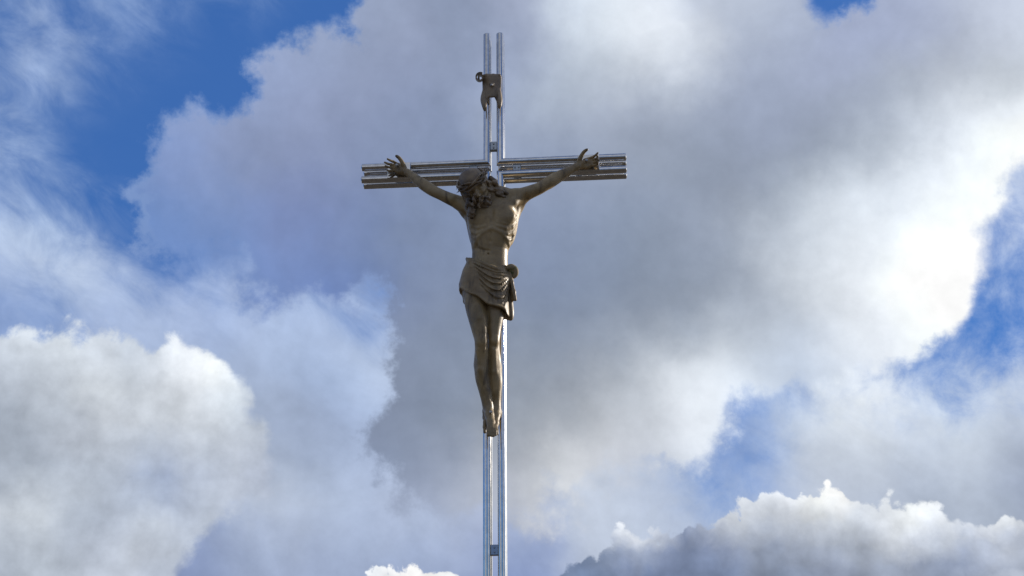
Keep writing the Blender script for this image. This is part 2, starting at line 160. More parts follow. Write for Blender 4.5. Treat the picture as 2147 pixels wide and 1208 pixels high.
MAIN_SOFT = [
    (-8.11, 31.48, 1.6), (-10.23, 30.79, 1.8), (-12.21, 28.98, 1.7), (-13.37, 27.95, 1.3), (-14.62, 28.20, 1.8), (-15.48, 26.63, 1.8),
    (-15.87, 24.56, 2.6), (-15.64, 22.35, 3), (-11.62, 21.17, 3.2), (-7.60, 20.80, 3), (-5.79, 21.05, 2.4), (-5.14, 19.54, 1.6),
    (-4.90, 18.22, 1.2), (-5.84, 16.50, 1.3), (-6.08, 14.80, 1.3), (-5.36, 13.31, 1.6), (-4.37, 12.21, 2.2), (-2.44, 11.85, 3.2),
    (0.45, 12.39, 4), (3.37, 13.29, 3.5), (6.27, 13.40, 2), (7.82, 13.72, 1.4), (8.49, 15.18, 1.6), (9.90, 16.05, 2.2),
    (11.31, 16.81, 2.4), (13.24, 16.96, 1.6), (15.17, 17.36, 1.2), (17.29, 17.91, 1), (18.71, 18.86, 0.8), (19.45, 20.24, 0.7),
    (19.94, 21.09, 0.8), (19.56, 22.42, 1.5), (20.69, 23.73, 1.6), (15.85, 31.70, 1.3), (13.77, 31.96, 1.6), (-6.04, 34.51, 2)]
FRONT_SOFT = [
    (-20.82, 18.53, 2.6), (-18.13, 18.98, 2.4), (-15.72, 19.19, 2), (-14.55, 19.00, 1.8), (-13.00, 18.83, 1.8), (-11.38, 17.80, 2.4),
    (-10.81, 16.52, 2.8), (-10.06, 15.24, 4), (-9.40, 13.78, 4), (-11.41, 12.61, 4), (-12.76, 10.92, 2.6), (-13.06, 10.01, 2.2),
    (2.14, 10.52, 1.3), (4.25, 11.04, 1), (6.93, 11.34, 1), (8.11, 12.22, 0.8), (11.96, 13.34, 0.7), (13.74, 12.50, 0.9),
    (16.43, 12.15, 1.1), (17.59, 11.45, 1.2), (19.03, 11.79, 1.1), (4.28, 11.78, 0.5), (12.93, 13.65, 1), (-4.33, 10.27, 0.5)]
AZ0, AZ1, EL0, EL1 = -27.0, 27.0, 6.0, 38.0
NU, NV = 63, 34
gA, gE = np.meshgrid(np.linspace(AZ0, AZ1, NU), np.linspace(EL0, EL1, NV))
gK = np.cos(np.radians(gE))
def scatter(pts, sig):          # smooth field through scattered points
    q = np.array(pts, float); v = q[:, 2:]
    d2 = ((gA[..., None] - q[:, 0])*gK[..., None])**2 + (gE[..., None] - q[:, 1])**2
    k = np.exp(-d2/(2*sig**2)) + 1e-4*np.exp(-d2/(18*sig**2)) + 1e-9/(1 + d2/sig**2)
    return (k[..., None]*v).sum(2)/k.sum(2)[..., None]
def inside(poly):               # signed distance to an outline, degrees
    q = np.array(poly, float); best = np.full(gA.shape, 1e9); ins = np.zeros(gA.shape, bool)
    for i in range(len(q)):
        a, b = q[i], q[(i + 1) % len(q)]
        ax, ay = (a[0] - gA)*gK, a[1] - gE; ex, ey = (b[0] - a[0])*gK, b[1] - a[1]
        t = np.clip(-(ax*ex + ay*ey)/(ex*ex + ey*ey + 1e-9), 0, 1)
        best = np.minimum(best, (ax + t*ex)**2 + (ay + t*ey)**2)
        if a[1] != b[1]:
            ins ^= ((a[1] > gE) != (b[1] > gE)) & (gA < (b[0] - a[0])*(gE - a[1])/(b[1] - a[1]) + a[0])
    return np.where(ins, 1, -1)*np.sqrt(best)
def lin(c):
    c = np.asarray(c, float)/255.0
    return np.where(c <= 0.04045, c/12.92, ((c + 0.055)/1.055)**2.4)
def layer(colour, sig, cover, tint=(-2.6, -0.3, -0.2)):
    c = scatter(colour, sig); y = c @ np.array([0.3, 0.55, 0.15]); c = 0.94*(c - y[..., None]) + (178 + 1.18*(y - 178) + 0.22*np.maximum(y - 205, 0))[..., None] + np.array(tint)
    return np.concatenate([lin(np.clip(c, 0, 255)), np.clip(cover, 0, 1)[..., None]], -1)
PX = 0.0191                     # degrees to one photo pixel
T_VEIL = layer(VEIL_COLOUR, 44*PX, scatter(VEIL_COVER, 46*PX)[..., 0])
T_MAIN = layer(MAIN_COLOUR, 50*PX, 0.5 + np.max([inside(p) for p in MAIN_OUTLINE], 0)/(200*PX*scatter(MAIN_SOFT, 90*PX)[..., 0]))
T_FRONT = layer(FRONT_COLOUR, 27*PX, 0.5 + np.max([inside(p) for p in FRONT_OUTLINE], 0)/(110*PX*scatter(FRONT_SOFT, 80*PX)[..., 0]), (-1.9, 0.0, 0.0))

w = bpy.data.worlds.new('World'); w.use_nodes = True
nt = w.node_tree; nt.nodes.clear(); N = nt.nodes.new; L = nt.links.new
def put(sock, v):
    if isinstance(v, bpy.types.NodeSocket): L(v, sock)
    else: sock.default_value = v
def m(op, a, b=None, c=None, clamp=False):
    n = N('ShaderNodeMath'); n.operation = op; n.use_clamp = clamp
    put(n.inputs[0], a)
    if b is not None: put(n.inputs[1], b)
    if c is not None: put(n.inputs[2], c)
    return n.outputs[0]
def sstep(x, a, b):
    n = N('ShaderNodeMapRange'); n.interpolation_type = 'SMOOTHSTEP'
    put(n.inputs['Value'], x); n.inputs['From Min'].default_value = a; n.inputs['From Max'].default_value = b
    return n.outputs['Result']
def mixc(f, a, b, mode='MIX'):
    n = N('ShaderNodeMix'); n.data_type = 'RGBA'; n.blend_type = mode
    put(n.inputs[0], f); put(n.inputs[6], a); put(n.inputs[7], b)
    return n.outputs[2]
def mixf(f, a, b):
    n = N('ShaderNodeMix'); n.data_type = 'FLOAT'
    put(n.inputs[0], f); put(n.inputs[2], a); put(n.inputs[3], b)
    return n.outputs[0]
def noise(vec, scale, detail, rough, dist=0.0, off=0.0, lac=2.0):
    if off:
        a = N('ShaderNodeVectorMath'); a.operation = 'ADD'; L(vec, a.inputs[0]); a.inputs[1].default_value = (off, off*1.7, -off)
        vec = a.outputs[0]
    n = N('ShaderNodeTexNoise'); L(vec, n.inputs['Vector'])
    n.inputs['Scale'].default_value = scale; n.inputs['Detail'].default_value = detail
    n.inputs['Roughness'].default_value = rough; n.inputs['Distortion'].default_value = dist; n.inputs['Lacunarity'].default_value = lac
    return n
tc = N('ShaderNodeTexCoord'); D = tc.outputs['Generated']
sx = N('ShaderNodeSeparateXYZ'); L(D, sx.inputs[0])
azd = m('DEGREES', m('ARCTAN2', sx.outputs[0], sx.outputs[1]))
eld = m('DEGREES', m('ARCSINE', sx.outputs[2]))
def row_group(cells):           # one row of a layer: two colour ramps side by side
    g = bpy.data.node_groups.new('cloud_row', 'ShaderNodeTree')
    for nm in ('Left', 'Right', 'Side'): g.interface.new_socket(nm, in_out='INPUT', socket_type='NodeSocketFloat')
    g.interface.new_socket('Colour', in_out='OUTPUT', socket_type='NodeSocketColor')
    g.interface.new_socket('Cover', in_out='OUTPUT', socket_type='NodeSocketFloat')
    gi = g.nodes.new('NodeGroupInput'); go = g.nodes.new('NodeGroupOutput'); o = []
    for k in (0, 1):
        n = g.nodes.new('ShaderNodeValToRGB'); r = n.color_ramp
        for i in range(30): r.elements.new(0.5)
        for i in range(32):
            e = r.elements[i]; e.position = i/31.0; e.color = [float(q) for q in cells[31*k + i]]
        g.links.new(gi.outputs[k], n.inputs[0]); o.append(n)
    mc_ = g.nodes.new('ShaderNodeMix'); mc_.data_type = 'RGBA'
    g.links.new(gi.outputs[2], mc_.inputs[0]); g.links.new(o[0].outputs[0], mc_.inputs[6]); g.links.new(o[1].outputs[0], mc_.inputs[7])
    mf_ = g.nodes.new('ShaderNodeMix'); mf_.data_type = 'FLOAT'
    g.links.new(gi.outputs[2], mf_.inputs[0]); g.links.new(o[0].outputs[1], mf_.inputs[2]); g.links.new(o[1].outputs[1], mf_.inputs[3])
    g.links.new(mc_.outputs[2], go.inputs[0]); g.links.new(mf_.outputs[0], go.inputs[1])
    return g
def table(rows, az, el, last=None):
    u = m('MULTIPLY', m('SUBTRACT', az, AZ0), 2/(AZ1 - AZ0))       # 0..2
    ua = m('MULTIPLY', u, 1.0, clamp=True); ub = m('SUBTRACT', u, 1.0, clamp=True)
    side = m('GREATER_THAN', u, 1.0)
    v = m('MULTIPLY', m('SUBTRACT', el, EL0), 33/(EL1 - EL0))
    c = a = None
    for j, row in enumerate(rows[:last]):
        n = N('ShaderNodeGroup'); n.node_tree = row_group(row)
        L(ua, n.inputs[0]); L(ub, n.inputs[1]); L(side, n.inputs[2])
        if c is None: c, a = n.outputs[0], n.outputs[1]
        else:
            t = m('SUBTRACT', v, float(j - 1), clamp=True)
            c = mixc(t, c, n.outputs[0]); a = mixf(t, a, n.outputs[1])
    return c, a
def warp(n, amp, az, el):
    s = N('ShaderNodeSeparateColor'); L(n.outputs['Color'], s.inputs[0])
    return (m('MULTIPLY_ADD', m('SUBTRACT', s.outputs[0], 0.5), amp, az),
            m('MULTIPLY_ADD', m('SUBTRACT', s.outputs[1], 0.5), amp, el))
def shade(c, n, amp):       # billows: lighter and darker folds of the cloud itself
    k = m('MULTIPLY_ADD', m('SUBTRACT', n, 0.5), amp, 1.0)
    x = N('ShaderNodeVectorMath'); x.operation = 'SCALE'; L(c, x.inputs[0]); L(k, x.inputs[3])
    return x.outputs[0]

def relief(scale, detail, rough, step):      # sunlit side minus shaded side of the billows
    a_ = noise(D, scale, detail, rough, 0.0, off=2.4)
    v_ = N('ShaderNodeVectorMath'); v_.operation = 'ADD'; L(D, v_.inputs[0]); v_.inputs[1].default_value = (0.75*step, 0.25*step, 0.6*step)
    b_ = noise(v_.outputs[0], scale, detail, rough, 0.0, off=2.4)
    return m('SUBTRACT', a_.outputs[0], b_.outputs[0]), a_
vv = N('ShaderNodeVectorMath'); vv.operation = 'MULTIPLY_ADD'      # rounded knobs of the cumulus heads
vn = noise(D, 40.0, 4.0, 0.6, off=6.2)
L(vn.outputs['Color'], vv.inputs[0]); vv.inputs[1].default_value = (0.016, 0.016, 0.016); L(D, vv.inputs[2])
vor = N('ShaderNodeTexVoronoi'); vor.feature = 'F1'; L(vv.outputs[0], vor.inputs['Vector'])
vor.inputs['Scale'].default_value = 46.0; vor.inputs['Detail'].default_value = 1.0; vor.inputs['Roughness'].default_value = 0.55
knob = m('MULTIPLY', m('SUBTRACT', 0.67, vor.outputs['Distance']), m('MULTIPLY_ADD', sstep(azd, -12.0, 2.0), 0.7, 0.3))
sky = N('ShaderNodeTexSky'); sky.sky_type = 'NISHITA'; sky.sun_disc = False
sky.sun_elevation = SUN_EL; sky.sun_rotation = SUN_AZ
sky.altitude = 0; sky.air_density = 1.0; sky.dust_density = 0.0; sky.ozone_density = 10.0
SKY_STRENGTH = 0.15
clear = N('ShaderNodeVectorMath'); clear.operation = 'SCALE'; L(sky.outputs[0], clear.inputs[0]); clear.inputs[3].default_value = SKY_STRENGTH/0.10

n1 = noise(D, 13.0, 6.0, 0.58)
n2 = noise(D, 24.0, 6.0, 0.62, off=3.3)
n3 = noise(D, 34.0, 6.0, 0.66, 0.3, off=7.7)
n4 = noise(D, 9.0, 6.0, 0.55, 0.6, off=5.1)
ca, sa = math.cos(math.radians(36)), math.sin(math.radians(36))      # high thin cloud combed into slanting streaks
dv = N('ShaderNodeCombineXYZ')
L(m('MULTIPLY', m('SUBTRACT', m('MULTIPLY', sx.outputs[0], ca), m('MULTIPLY', sx.outputs[2], sa)), 0.50), dv.inputs[0])
L(sx.outputs[1], dv.inputs[1])
L(m('MULTIPLY', m('ADD', m('MULTIPLY', sx.outputs[0], sa), m('MULTIPLY', sx.outputs[2], ca)), 1.25), dv.inputs[2])
n5 = noise(dv.outputs[0], 26.0, 6.0, 0.62, 0.5, off=4.4)
rel, nr = relief(26.0, 5.5, 0.58, 0.010)
az1, el1 = warp(n1, 2.6, azd, eld); az1, el1 = warp(n5, 1.1, az1, el1)
az2, el2 = warp(n1, 2.6, azd, eld); az2, el2 = warp(n2, 1.6, az2, el2)
az3, el3 = warp(n2, 1.0, azd, eld); az3, el3 = warp(n3, 1.1, az3, el3); el3 = m('MULTIPLY_ADD', knob, -0.5, el3)
vc, va = table(T_VEIL, az1, el1)
mc, ma = table(T_MAIN, az2, el2)
fc, fa = table(T_FRONT, az3, el3, 24)
def lit(c, amp): return shade(c, m('ADD', rel, 0.5), amp)
vc = lit(shade(shade(vc, n5.outputs[0], 0.22), n4.outputs[0], 0.22), 0.40)
mc = lit(shade(shade(mc, n2.outputs[0], 0.14), n4.outputs[0], 0.26), 0.30)
fc = shade(lit(shade(shade(fc, n3.outputs[0], 0.14), n4.outputs[0], 0.12), 0.75), m('ADD', knob, 0.5), 0.34)
va = m('MULTIPLY_ADD', m('SUBTRACT', mixf(sstep(azd, -4.0, 4.0), n5.outputs[0], n3.outputs[0]), 0.5), m('MULTIPLY', m('MULTIPLY', va, m('SUBTRACT', 1.0, va)), 5.0), va, clamp=True)
ma = sstep(m('MULTIPLY_ADD', m('SUBTRACT', n2.outputs[0], 0.5), 0.60, ma), 0.43, 0.60)
fa = sstep(m('MULTIPLY_ADD', m('SUBTRACT', n3.outputs[0], 0.5), 0.32, m('MULTIPLY_ADD', knob, 0.26, fa)), 0.45, 0.56)
# the rest of the sky, round the sides and behind
gn = noise(D, 2.2, 7.0, 0.55, 0.3, off=1.1); gs = noise(D, 3.1, 6.0, 0.55, off=9.0)
gcov = sstep(gn.outputs[0], 0.42, 0.54)
gcol = mixc(sstep(gs.outputs[0], 0.35, 0.65), (*lin((128,  138,  160)), 1), (*lin((205,  210,  222)), 1))
dp = N('ShaderNodeVectorMath'); dp.operation = 'DOT_PRODUCT'; L(D, dp.inputs[0]); dp.inputs[1].default_value = sdir
near = m('POWER', m('MAXIMUM', dp.outputs['Value'], 0.0), 22.0)
gcol = mixc(near, gcol, (3.4, 3.25, 3.0, 1))
win = m('MULTIPLY', m('MULTIPLY', sstep(m('ABSOLUTE', azd), 26.5, 24.8), sstep(eld, 7.0, 9.0)), sstep(eld, 37.5, 35.5))
va = sstep(va, 0.02, 0.96)
c = mixc(ma, vc, mc); a = m('SUBTRACT', 1.0, m('MULTIPLY', m('SUBTRACT', 1.0, va), m('SUBTRACT', 1.0, ma)))
c = mixc(fa, c, fc); a = m('SUBTRACT', 1.0, m('MULTIPLY', m('SUBTRACT', 1.0, a), m('SUBTRACT', 1.0, fa)))
c = mixc(win, gcol, c); a = mixf(win, gcov, a)
cl = N('ShaderNodeVectorMath'); cl.operation = 'SCALE'; L(c, cl.inputs[0]); cl.inputs[3].default_value = 10.0
blue = mixc(0.6, clear.outputs[0], (0.54, 1.50, 4.45, 1))
bg = N('ShaderNodeBackground'); L(mixc(a, blue, cl.outputs[0]), bg.inputs[0]); bg.inputs[1].default_value = 0.10
out = N('ShaderNodeOutputWorld'); L(bg.outputs[0], out.inputs[0])
S.world = w
w.cycles.sampling_method = 'MANUAL'; w.cycles.sample_map_resolution = 512

# ------------------------------------------------------------------ materials
def material(name, base, rough, metal=0.0, build=None):
    mt = bpy.data.materials.new(name); mt.use_nodes = True
    t = mt.node_tree; b = t.nodes['Principled BSDF']
    b.inputs['Base Color'].default_value = (*base, 1); b.inputs['Roughness'].default_value = rough
    b.inputs['Metallic'].default_value = metal
    if build: build(t, b)
    return mt
def tex_noise(t, scale, detail, rough=0.55, dist=0.0, stretch=None):
    c = t.nodes.new('ShaderNodeTexCoord'); mp = t.nodes.new('ShaderNodeMapping'); n = t.nodes.new('ShaderNodeTexNoise')
    if stretch: mp.inputs['Scale'].default_value = stretch
    t.links.new(c.outputs['Object'], mp.inputs[0]); t.links.new(mp.outputs[0], n.inputs['Vector'])
    n.inputs['Scale'].default_value = scale; n.inputs['Detail'].default_value = detail
    n.inputs['Roughness'].default_value = rough; n.inputs['Distortion'].default_value = dist
    return n.outputs[0]
def cr(t, factor, stops):
    n = t.nodes.new('ShaderNodeValToRGB'); r = n.color_ramp
    while len(r.elements) < len(stops): r.elements.new(0.5)
    for e, (p_, c) in zip(r.elements, stops): e.position = p_; e.color = (*c, 1)
    t.links.new(factor, n.inputs[0]); return n.outputs[0]
def tmix(t, f, a, b, mode='MIX'):
    n = t.nodes.new('ShaderNodeMix'); n.data_type = 'RGBA'; n.blend_type = mode
    for s, v in ((0, f), (6, a), (7, b)):
        if isinstance(v, bpy.types.NodeSocket): t.links.new(v, n.inputs[s])
        else: n.inputs[s].default_value = v if s == 0 else (*v, 1)
    return n.outputs[2]
def bump(t, b, h, dist, strength=1.0):
    n = t.nodes.new('ShaderNodeBump'); n.inputs['Strength'].default_value = strength; n.inputs['Distance'].default_value = dist
    t.links.new(h, n.inputs['Height']); t.links.new(n.outputs[0], b.inputs['Normal'])
def chrome(t, b):
    f = tex_noise(t, 9.0, 5.0, 0.6, 0.3, (1, 1, 1))
    t.links.new(cr(t, f, [(0.35, (0.07, 0.07, 0.07)), (0.75, (0.19, 0.19, 0.19))]), b.inputs['Roughness'])
    g = tex_noise(t, 40.0, 4.0, 0.6)
    t.links.new(cr(t, g, [(0.3, (0.54, 0.54, 0.53)), (0.7, (0.72, 0.71, 0.69))]), b.inputs['Base Color'])
    bump(t, b, tex_noise(t, 7.0, 2.0), 0.0008, 0.6)
def weathered(dark, light, green, rough):
    def f(t, b):
        c = cr(t, tex_noise(t, 7.0, 8.0, 0.65, 0.4), [(0.30, dark), (0.70, light)])
        c = tmix(t, cr(t, tex_noise(t, 3.1, 6.0, 0.6, 0.5, (1, 1, 0.45)), [(0.54, (0, 0, 0)), (0.68, (0.55, 0.55, 0.55))]), c, green)
        st = cr(t, tex_noise(t, 16.0, 6.0, 0.6, 0.3, (1, 1, 0.22)), [(0.54, (0, 0, 0)), (0.66, (0.75, 0.75, 0.75))])
        c = tmix(t, st, c, tuple(q*0.45 for q in dark))
        t.links.new(c, b.inputs['Base Color'])
        r = cr(t, tex_noise(t, 11.0, 5.0), [(0.35, (rough - 0.12,)*3), (0.7, (rough + 0.15,)*3)])
        t.links.new(r, b.inputs['Roughness'])
        bump(t, b, tex_noise(t, 120.0, 6.0, 0.65), 0.0016, 0.6)
    return f
M_CHROME = material('polished_steel', (0.8, 0.8, 0.82), 0.08, 1.0, chrome)
M_BRACKET = material('bracket_steel', (0.30, 0.33, 0.36), 0.24, 1.0)
M_SKIN = material('weathered_bronze', (0.2, 0.17, 0.13), 0.5, 0.0, weathered((0.165, 0.112, 0.048), (0.400, 0.296, 0.148), (0.240, 0.212, 0.092), 0.46))
M_CLOTH = material('weathered_cloth', (0.2, 0.17, 0.13), 0.6, 0.0, weathered((0.155, 0.106, 0.050), (0.350, 0.258, 0.135), (0.215, 0.192, 0.082), 0.48))
M_HAIR = material('weathered_hair', (0.1, 0.08, 0.05), 0.55, 0.0, weathered((0.080, 0.052, 0.028), (0.270, 0.195, 0.110), (0.240, 0.222, 0.130), 0.42))
M_SCROLL = material('weathered_scroll', (0.1, 0.08, 0.05), 0.5, 0.0, weathered((0.150, 0.105, 0.060), (0.330, 0.250, 0.155), (0.210, 0.190, 0.110), 0.44))
M_NAIL = material('nail_metal', (0.34, 0.33, 0.31), 0.35, 1.0)
M_MOSS = material('mossy_knot', (0.06, 0.085, 0.03), 0.8, 0.0, lambda t, b: t.links.new(
    cr(t, tex_noise(t, 30.0, 5.0), [(0.30, (0.07, 0.10, 0.03)), (0.42, (0.15, 0.14, 0.06)), (0.50, (0.26, 0.20, 0.11))]), b.inputs['Base Color']))
def earth(t, b):
    c = cr(t, tex_noise(t, 0.35, 8.0, 0.6, 0.4), [(0.30, (0.040, 0.033, 0.024)), (0.52, (0.100, 0.082, 0.060)), (0.72, (0.034, 0.036, 0.020))])
    c2 = cr(t, tex_noise(t, 14.0, 6.0, 0.65), [(0.3, (0.6, 0.6, 0.6)), (0.7, (1.15, 1.12, 1.08))])
    t.links.new(tmix(t, 1.0, c, c2, 'MULTIPLY'), b.inputs['Base Color'])
M_GROUND = material('dry_earth', (0.14, 0.12, 0.09), 0.95, 0.0, earth)

# ------------------------------------------------------------------ object helpers
def mesh_obj(name, verts, faces, mat, parent=None, smooth=True, sharp=None):
    me = bpy.data.meshes.new(name); me.from_pydata([tuple(v) for v in verts], [], [tuple(f_) for f_ in faces])
    me.validate(); me.update(); me.materials.append(mat)
    if smooth:
        me.polygons.foreach_set('use_smooth', [True]*len(me.polygons))
        if sharp is not None: me.set_sharp_from_angle(angle=math.radians(sharp))
    o = bpy.data.objects.new(name, me); col.objects.link(o)
    if parent is not None: o.parent = parent
    return o
def empty(name, loc, rz=0.0):
    o = bpy.data.objects.new(name, None); col.objects.link(o); o.location = loc; o.rotation_euler = (0, 0, rz); return o
def tag(o, label, cat, group=None):
    o['label'] = label; o['category'] = cat
    if group: o['group'] = group
    return o
class MB:
    def __init__(s): s.v = []; s.f = []
    def add(s, v, f):
        n = len(s.v); s.v += [tuple(map(float, q)) for q in v]; s.f += [tuple(i + n for i in q) for q in f]; return s
    def obj(s, name, mat, parent=None, smooth=True, sharp=35): return mesh_obj(name, s.v, s.f, mat, parent, smooth, sharp)
    def box(s, c, h, R=None, bev=0.0):
        R = np.eye(3) if R is None else np.array(R)
        h = np.array(h, float); vs = []; idx = {}
        b = min(bev, *(h*0.45)) if bev else 0
        for sx_ in (-1, 1):
            for sy_ in (-1, 1):
                for sz_ in (-1, 1):
                    for k in range(3):
                        p_ = np.array([sx_, sy_, sz_])*h; q = p_ - np.array([sx_, sy_, sz_])*b; q[k] = p_[k]
                        idx[(sx_, sy_, sz_, k)] = len(vs); vs.append(np.array(c) + R @ q)
        fs = []
        for k in range(3):
            a, b2 = (k + 1) % 3, (k + 2) % 3
            for sg in (-1, 1):
                loop = []
                for (u, v) in ((-1, -1), (1, -1), (1, 1), (-1, 1)):
                    t = [0, 0, 0]; t[k] = sg; t[a] = u; t[b2] = v; loop.append(idx[(*t, k)])
                fs.append(loop if sg > 0 else loop[::-1])
        for k in range(3):       # bevel edges along axis k
            a, b2 = (k + 1) % 3, (k + 2) % 3
            for u in (-1, 1):
                for v in (-1, 1):
                    def g(sk, kk):
                        t = [0, 0, 0]; t[k] = sk; t[a] = u; t[b2] = v; return idx[(*t, kk)]
                    fs.append([g(-1, a), g(1, a), g(1, b2), g(-1, b2)])
        for sx_ in (-1, 1):
            for sy_ in (-1, 1):
                for sz_ in (-1, 1): fs.append([idx[(sx_, sy_, sz_, k)] for k in range(3)])
        return s.add(vs, fs)
    def tube(s, pts, n=10, cap=True):       # pts: (x,y,z,r)
        P_ = np.array([q[:3] for q in pts], float); r = [q[3] for q in pts]
        T = np.gradient(P_, axis=0) if len(P_) > 2 else np.array([P_[1] - P_[0]]*2)
        T /= np.linalg.norm(T, axis=1)[:, None] + 1e-12
        a = np.cross(T[0], (0, 0, 1));
        if np.linalg.norm(a) < 0.1: a = np.cross(T[0], (1, 0, 0))
        a /= np.linalg.norm(a); vs = []
        for i in range(len(P_)):
            a = a - T[i]*(a @ T[i]); a /= np.linalg.norm(a); b = np.cross(T[i], a)
            for k in range(n):
                th = 2*math.pi*k/n; vs.append(P_[i] + r[i]*(math.cos(th)*a + math.sin(th)*b))
        fs = [(i*n + k, i*n + (k + 1) % n, (i + 1)*n + (k + 1) % n, (i + 1)*n + k) for i in range(len(P_) - 1) for k in range(n)]
        if cap: fs += [tuple(range(n))[::-1], tuple((len(P_) - 1)*n + k for k in range(n))]
        return s.add(vs, fs)

# ------------------------------------------------------------------ ground (below the frame; the tubes mirror it)
g = mesh_obj('ground', [(-900, -900, 0), (900, -900, 0), (900, 900, 0), (-900, 900, 0)], [(0, 1, 2, 3)], M_GROUND, smooth=False)
g['kind'] = 'structure'

# ------------------------------------------------------------------ the cross: eight mitred steel tubes
H2, TR = 0.0425, 0.0238
LEFT, RIGHT, TOP = 0.832, 0.826, 0.968
cross = empty('cross', (CROSS_X, CROSS_Y, 0.0), CROSS_YAW)
tag(cross, 'tall polished steel cross of paired round tubes joined by small brackets', 'cross')
def elbow_tube(sx_, sz_, y, xe, ze):
    # two straight legs meeting in a mitre at (sx*H2, sz*H2); leg A runs to z = ze, leg B to x = xe
    n = 40; x0, z0 = sx_*H2, sz_*H2; vs = []; fs = []
    rim = 0.004
    def leg(ax):
        b0 = len(vs)
        for st in range(2):
            for k in range(n):
                th = 2*math.pi*k/n; c_, s_ = TR*math.cos(th), TR*math.sin(th)
                if ax == 'z': vs.append((x0 + c_, y + s_, ze if st else z0 + c_*sx_*sz_))
                else: vs.append((xe if st else x0 + c_*sx_*sz_, y + s_, z0 + c_))
        for k in range(n): fs.append((b0 + k, b0 + (k + 1) % n, b0 + n + (k + 1) % n, b0 + n + k))
        # closed end with a plug domed outward, shaped to catch the sun
        b1 = len(vs); e = ze if ax == 'z' else xe; sg = math.copysign(1, e)
        for rr, dd in ((TR*0.96, -0.003), (TR*0.72, -0.0075)):
            for k in range(n):
                th = 2*math.pi*k/n; c_, s_ = rr*math.cos(th), rr*math.sin(th)
                vs.append((x0 + c_, y + s_, e - sg*dd) if ax == 'z' else (e - sg*dd, y + s_, z0 + c_))
        for k in range(n):
            k2 = (k + 1) % n
            fs.append((b0 + n + k, b0 + n + k2, b1 + k2, b1 + k)); fs.append((b1 + k, b1 + k2, b1 + n + k2, b1 + n + k))
        fs.append(tuple(b1 + n + k for k in range(n)))
    leg('z'); leg('x')
    return vs, fs
for sx_, xe in ((-1, -LEFT), (1, RIGHT)):
    for sz_ in (1, -1):
        for y in (-H2, H2):
            ze = TOP if sz_ > 0 else -CROSS_Z + 0.02
            v_, f_ = elbow_tube(sx_, sz_, y, xe, ze)
            me = mesh_obj('tube', v_, f_, M_CHROME, cross, True, 30)
            bm_ = __import__('bmesh').new(); bm_.from_mesh(me.data)
            __import__('bmesh').ops.recalc_face_normals(bm_, faces=bm_.faces); bm_.to_mesh(me.data); bm_.free()
            me.data.set_sharp_from_angle(angle=math.radians(30))
            me.location = (0, 0, CROSS_Z)
def bracket(x, z, hx, hz, y=-0.030, hy=0.016, mat=M_BRACKET, nm='bracket'):
    b = MB().box((x, y, z), (hx, hy, hz), bev=0.003)
    for k in (-1, 1): b.box((x + (k*hx*0.45 if hx >= hz else 0), y - hy - 0.003, z + (k*hz*0.45 if hz > hx else 0)), (0.005, 0.004, 0.005), bev=0.002)
    o = b.obj(nm, mat, cross); o.location = (0, 0, CROSS_Z); return o
gap = H2 - TR + 0.003
bracket(0, (-0.0057, -0.0300, 0.1586)[2], gap, 0.030)
bracket(0, (0.0019, -0.0300, -2.4019)[2], gap, 0.030)
bracket(0, -3.9, gap, 0.030)
bracket((-0.1282, -0.0300, 0.0199)[0], 0, 0.026, gap)
bracket((0.1461, -0.0300, 0.0109)[0], 0, 0.026, gap)
bracket(0, (-0.0013, -0.0300, -1.3383)[2], gap, 0.030)
# flat polished plates on the arms that the hands are nailed to
for (pa, pb) in (((-0.6684, -0.0700, 0.0412), (-0.5241, -0.0700, -0.0452)), ((0.5286, -0.0700, 0.0270), (0.6629, -0.0700, -0.0616))):
    b = MB().box(((pa[0] + pb[0])/2, -0.0715, 0.0), ((pb[0] - pa[0])/2, 0.004, 0.052), bev=0.0015)
    o = b.obj('mounting_plate', M_CHROME, cross); o.location = (0, 0, CROSS_Z)
b = MB().box((0, 0, 0.012), (0.16, 0.16, 0.012), bev=0.003)
for ax in (-1, 1):
    for ay in (-1, 1): b.tube([(ax*0.12, ay*0.12, 0.02, 0.012), (ax*0.12, ay*0.12, 0.045, 0.012)], 6)
b.obj('base_plate', M_BRACKET, cross)

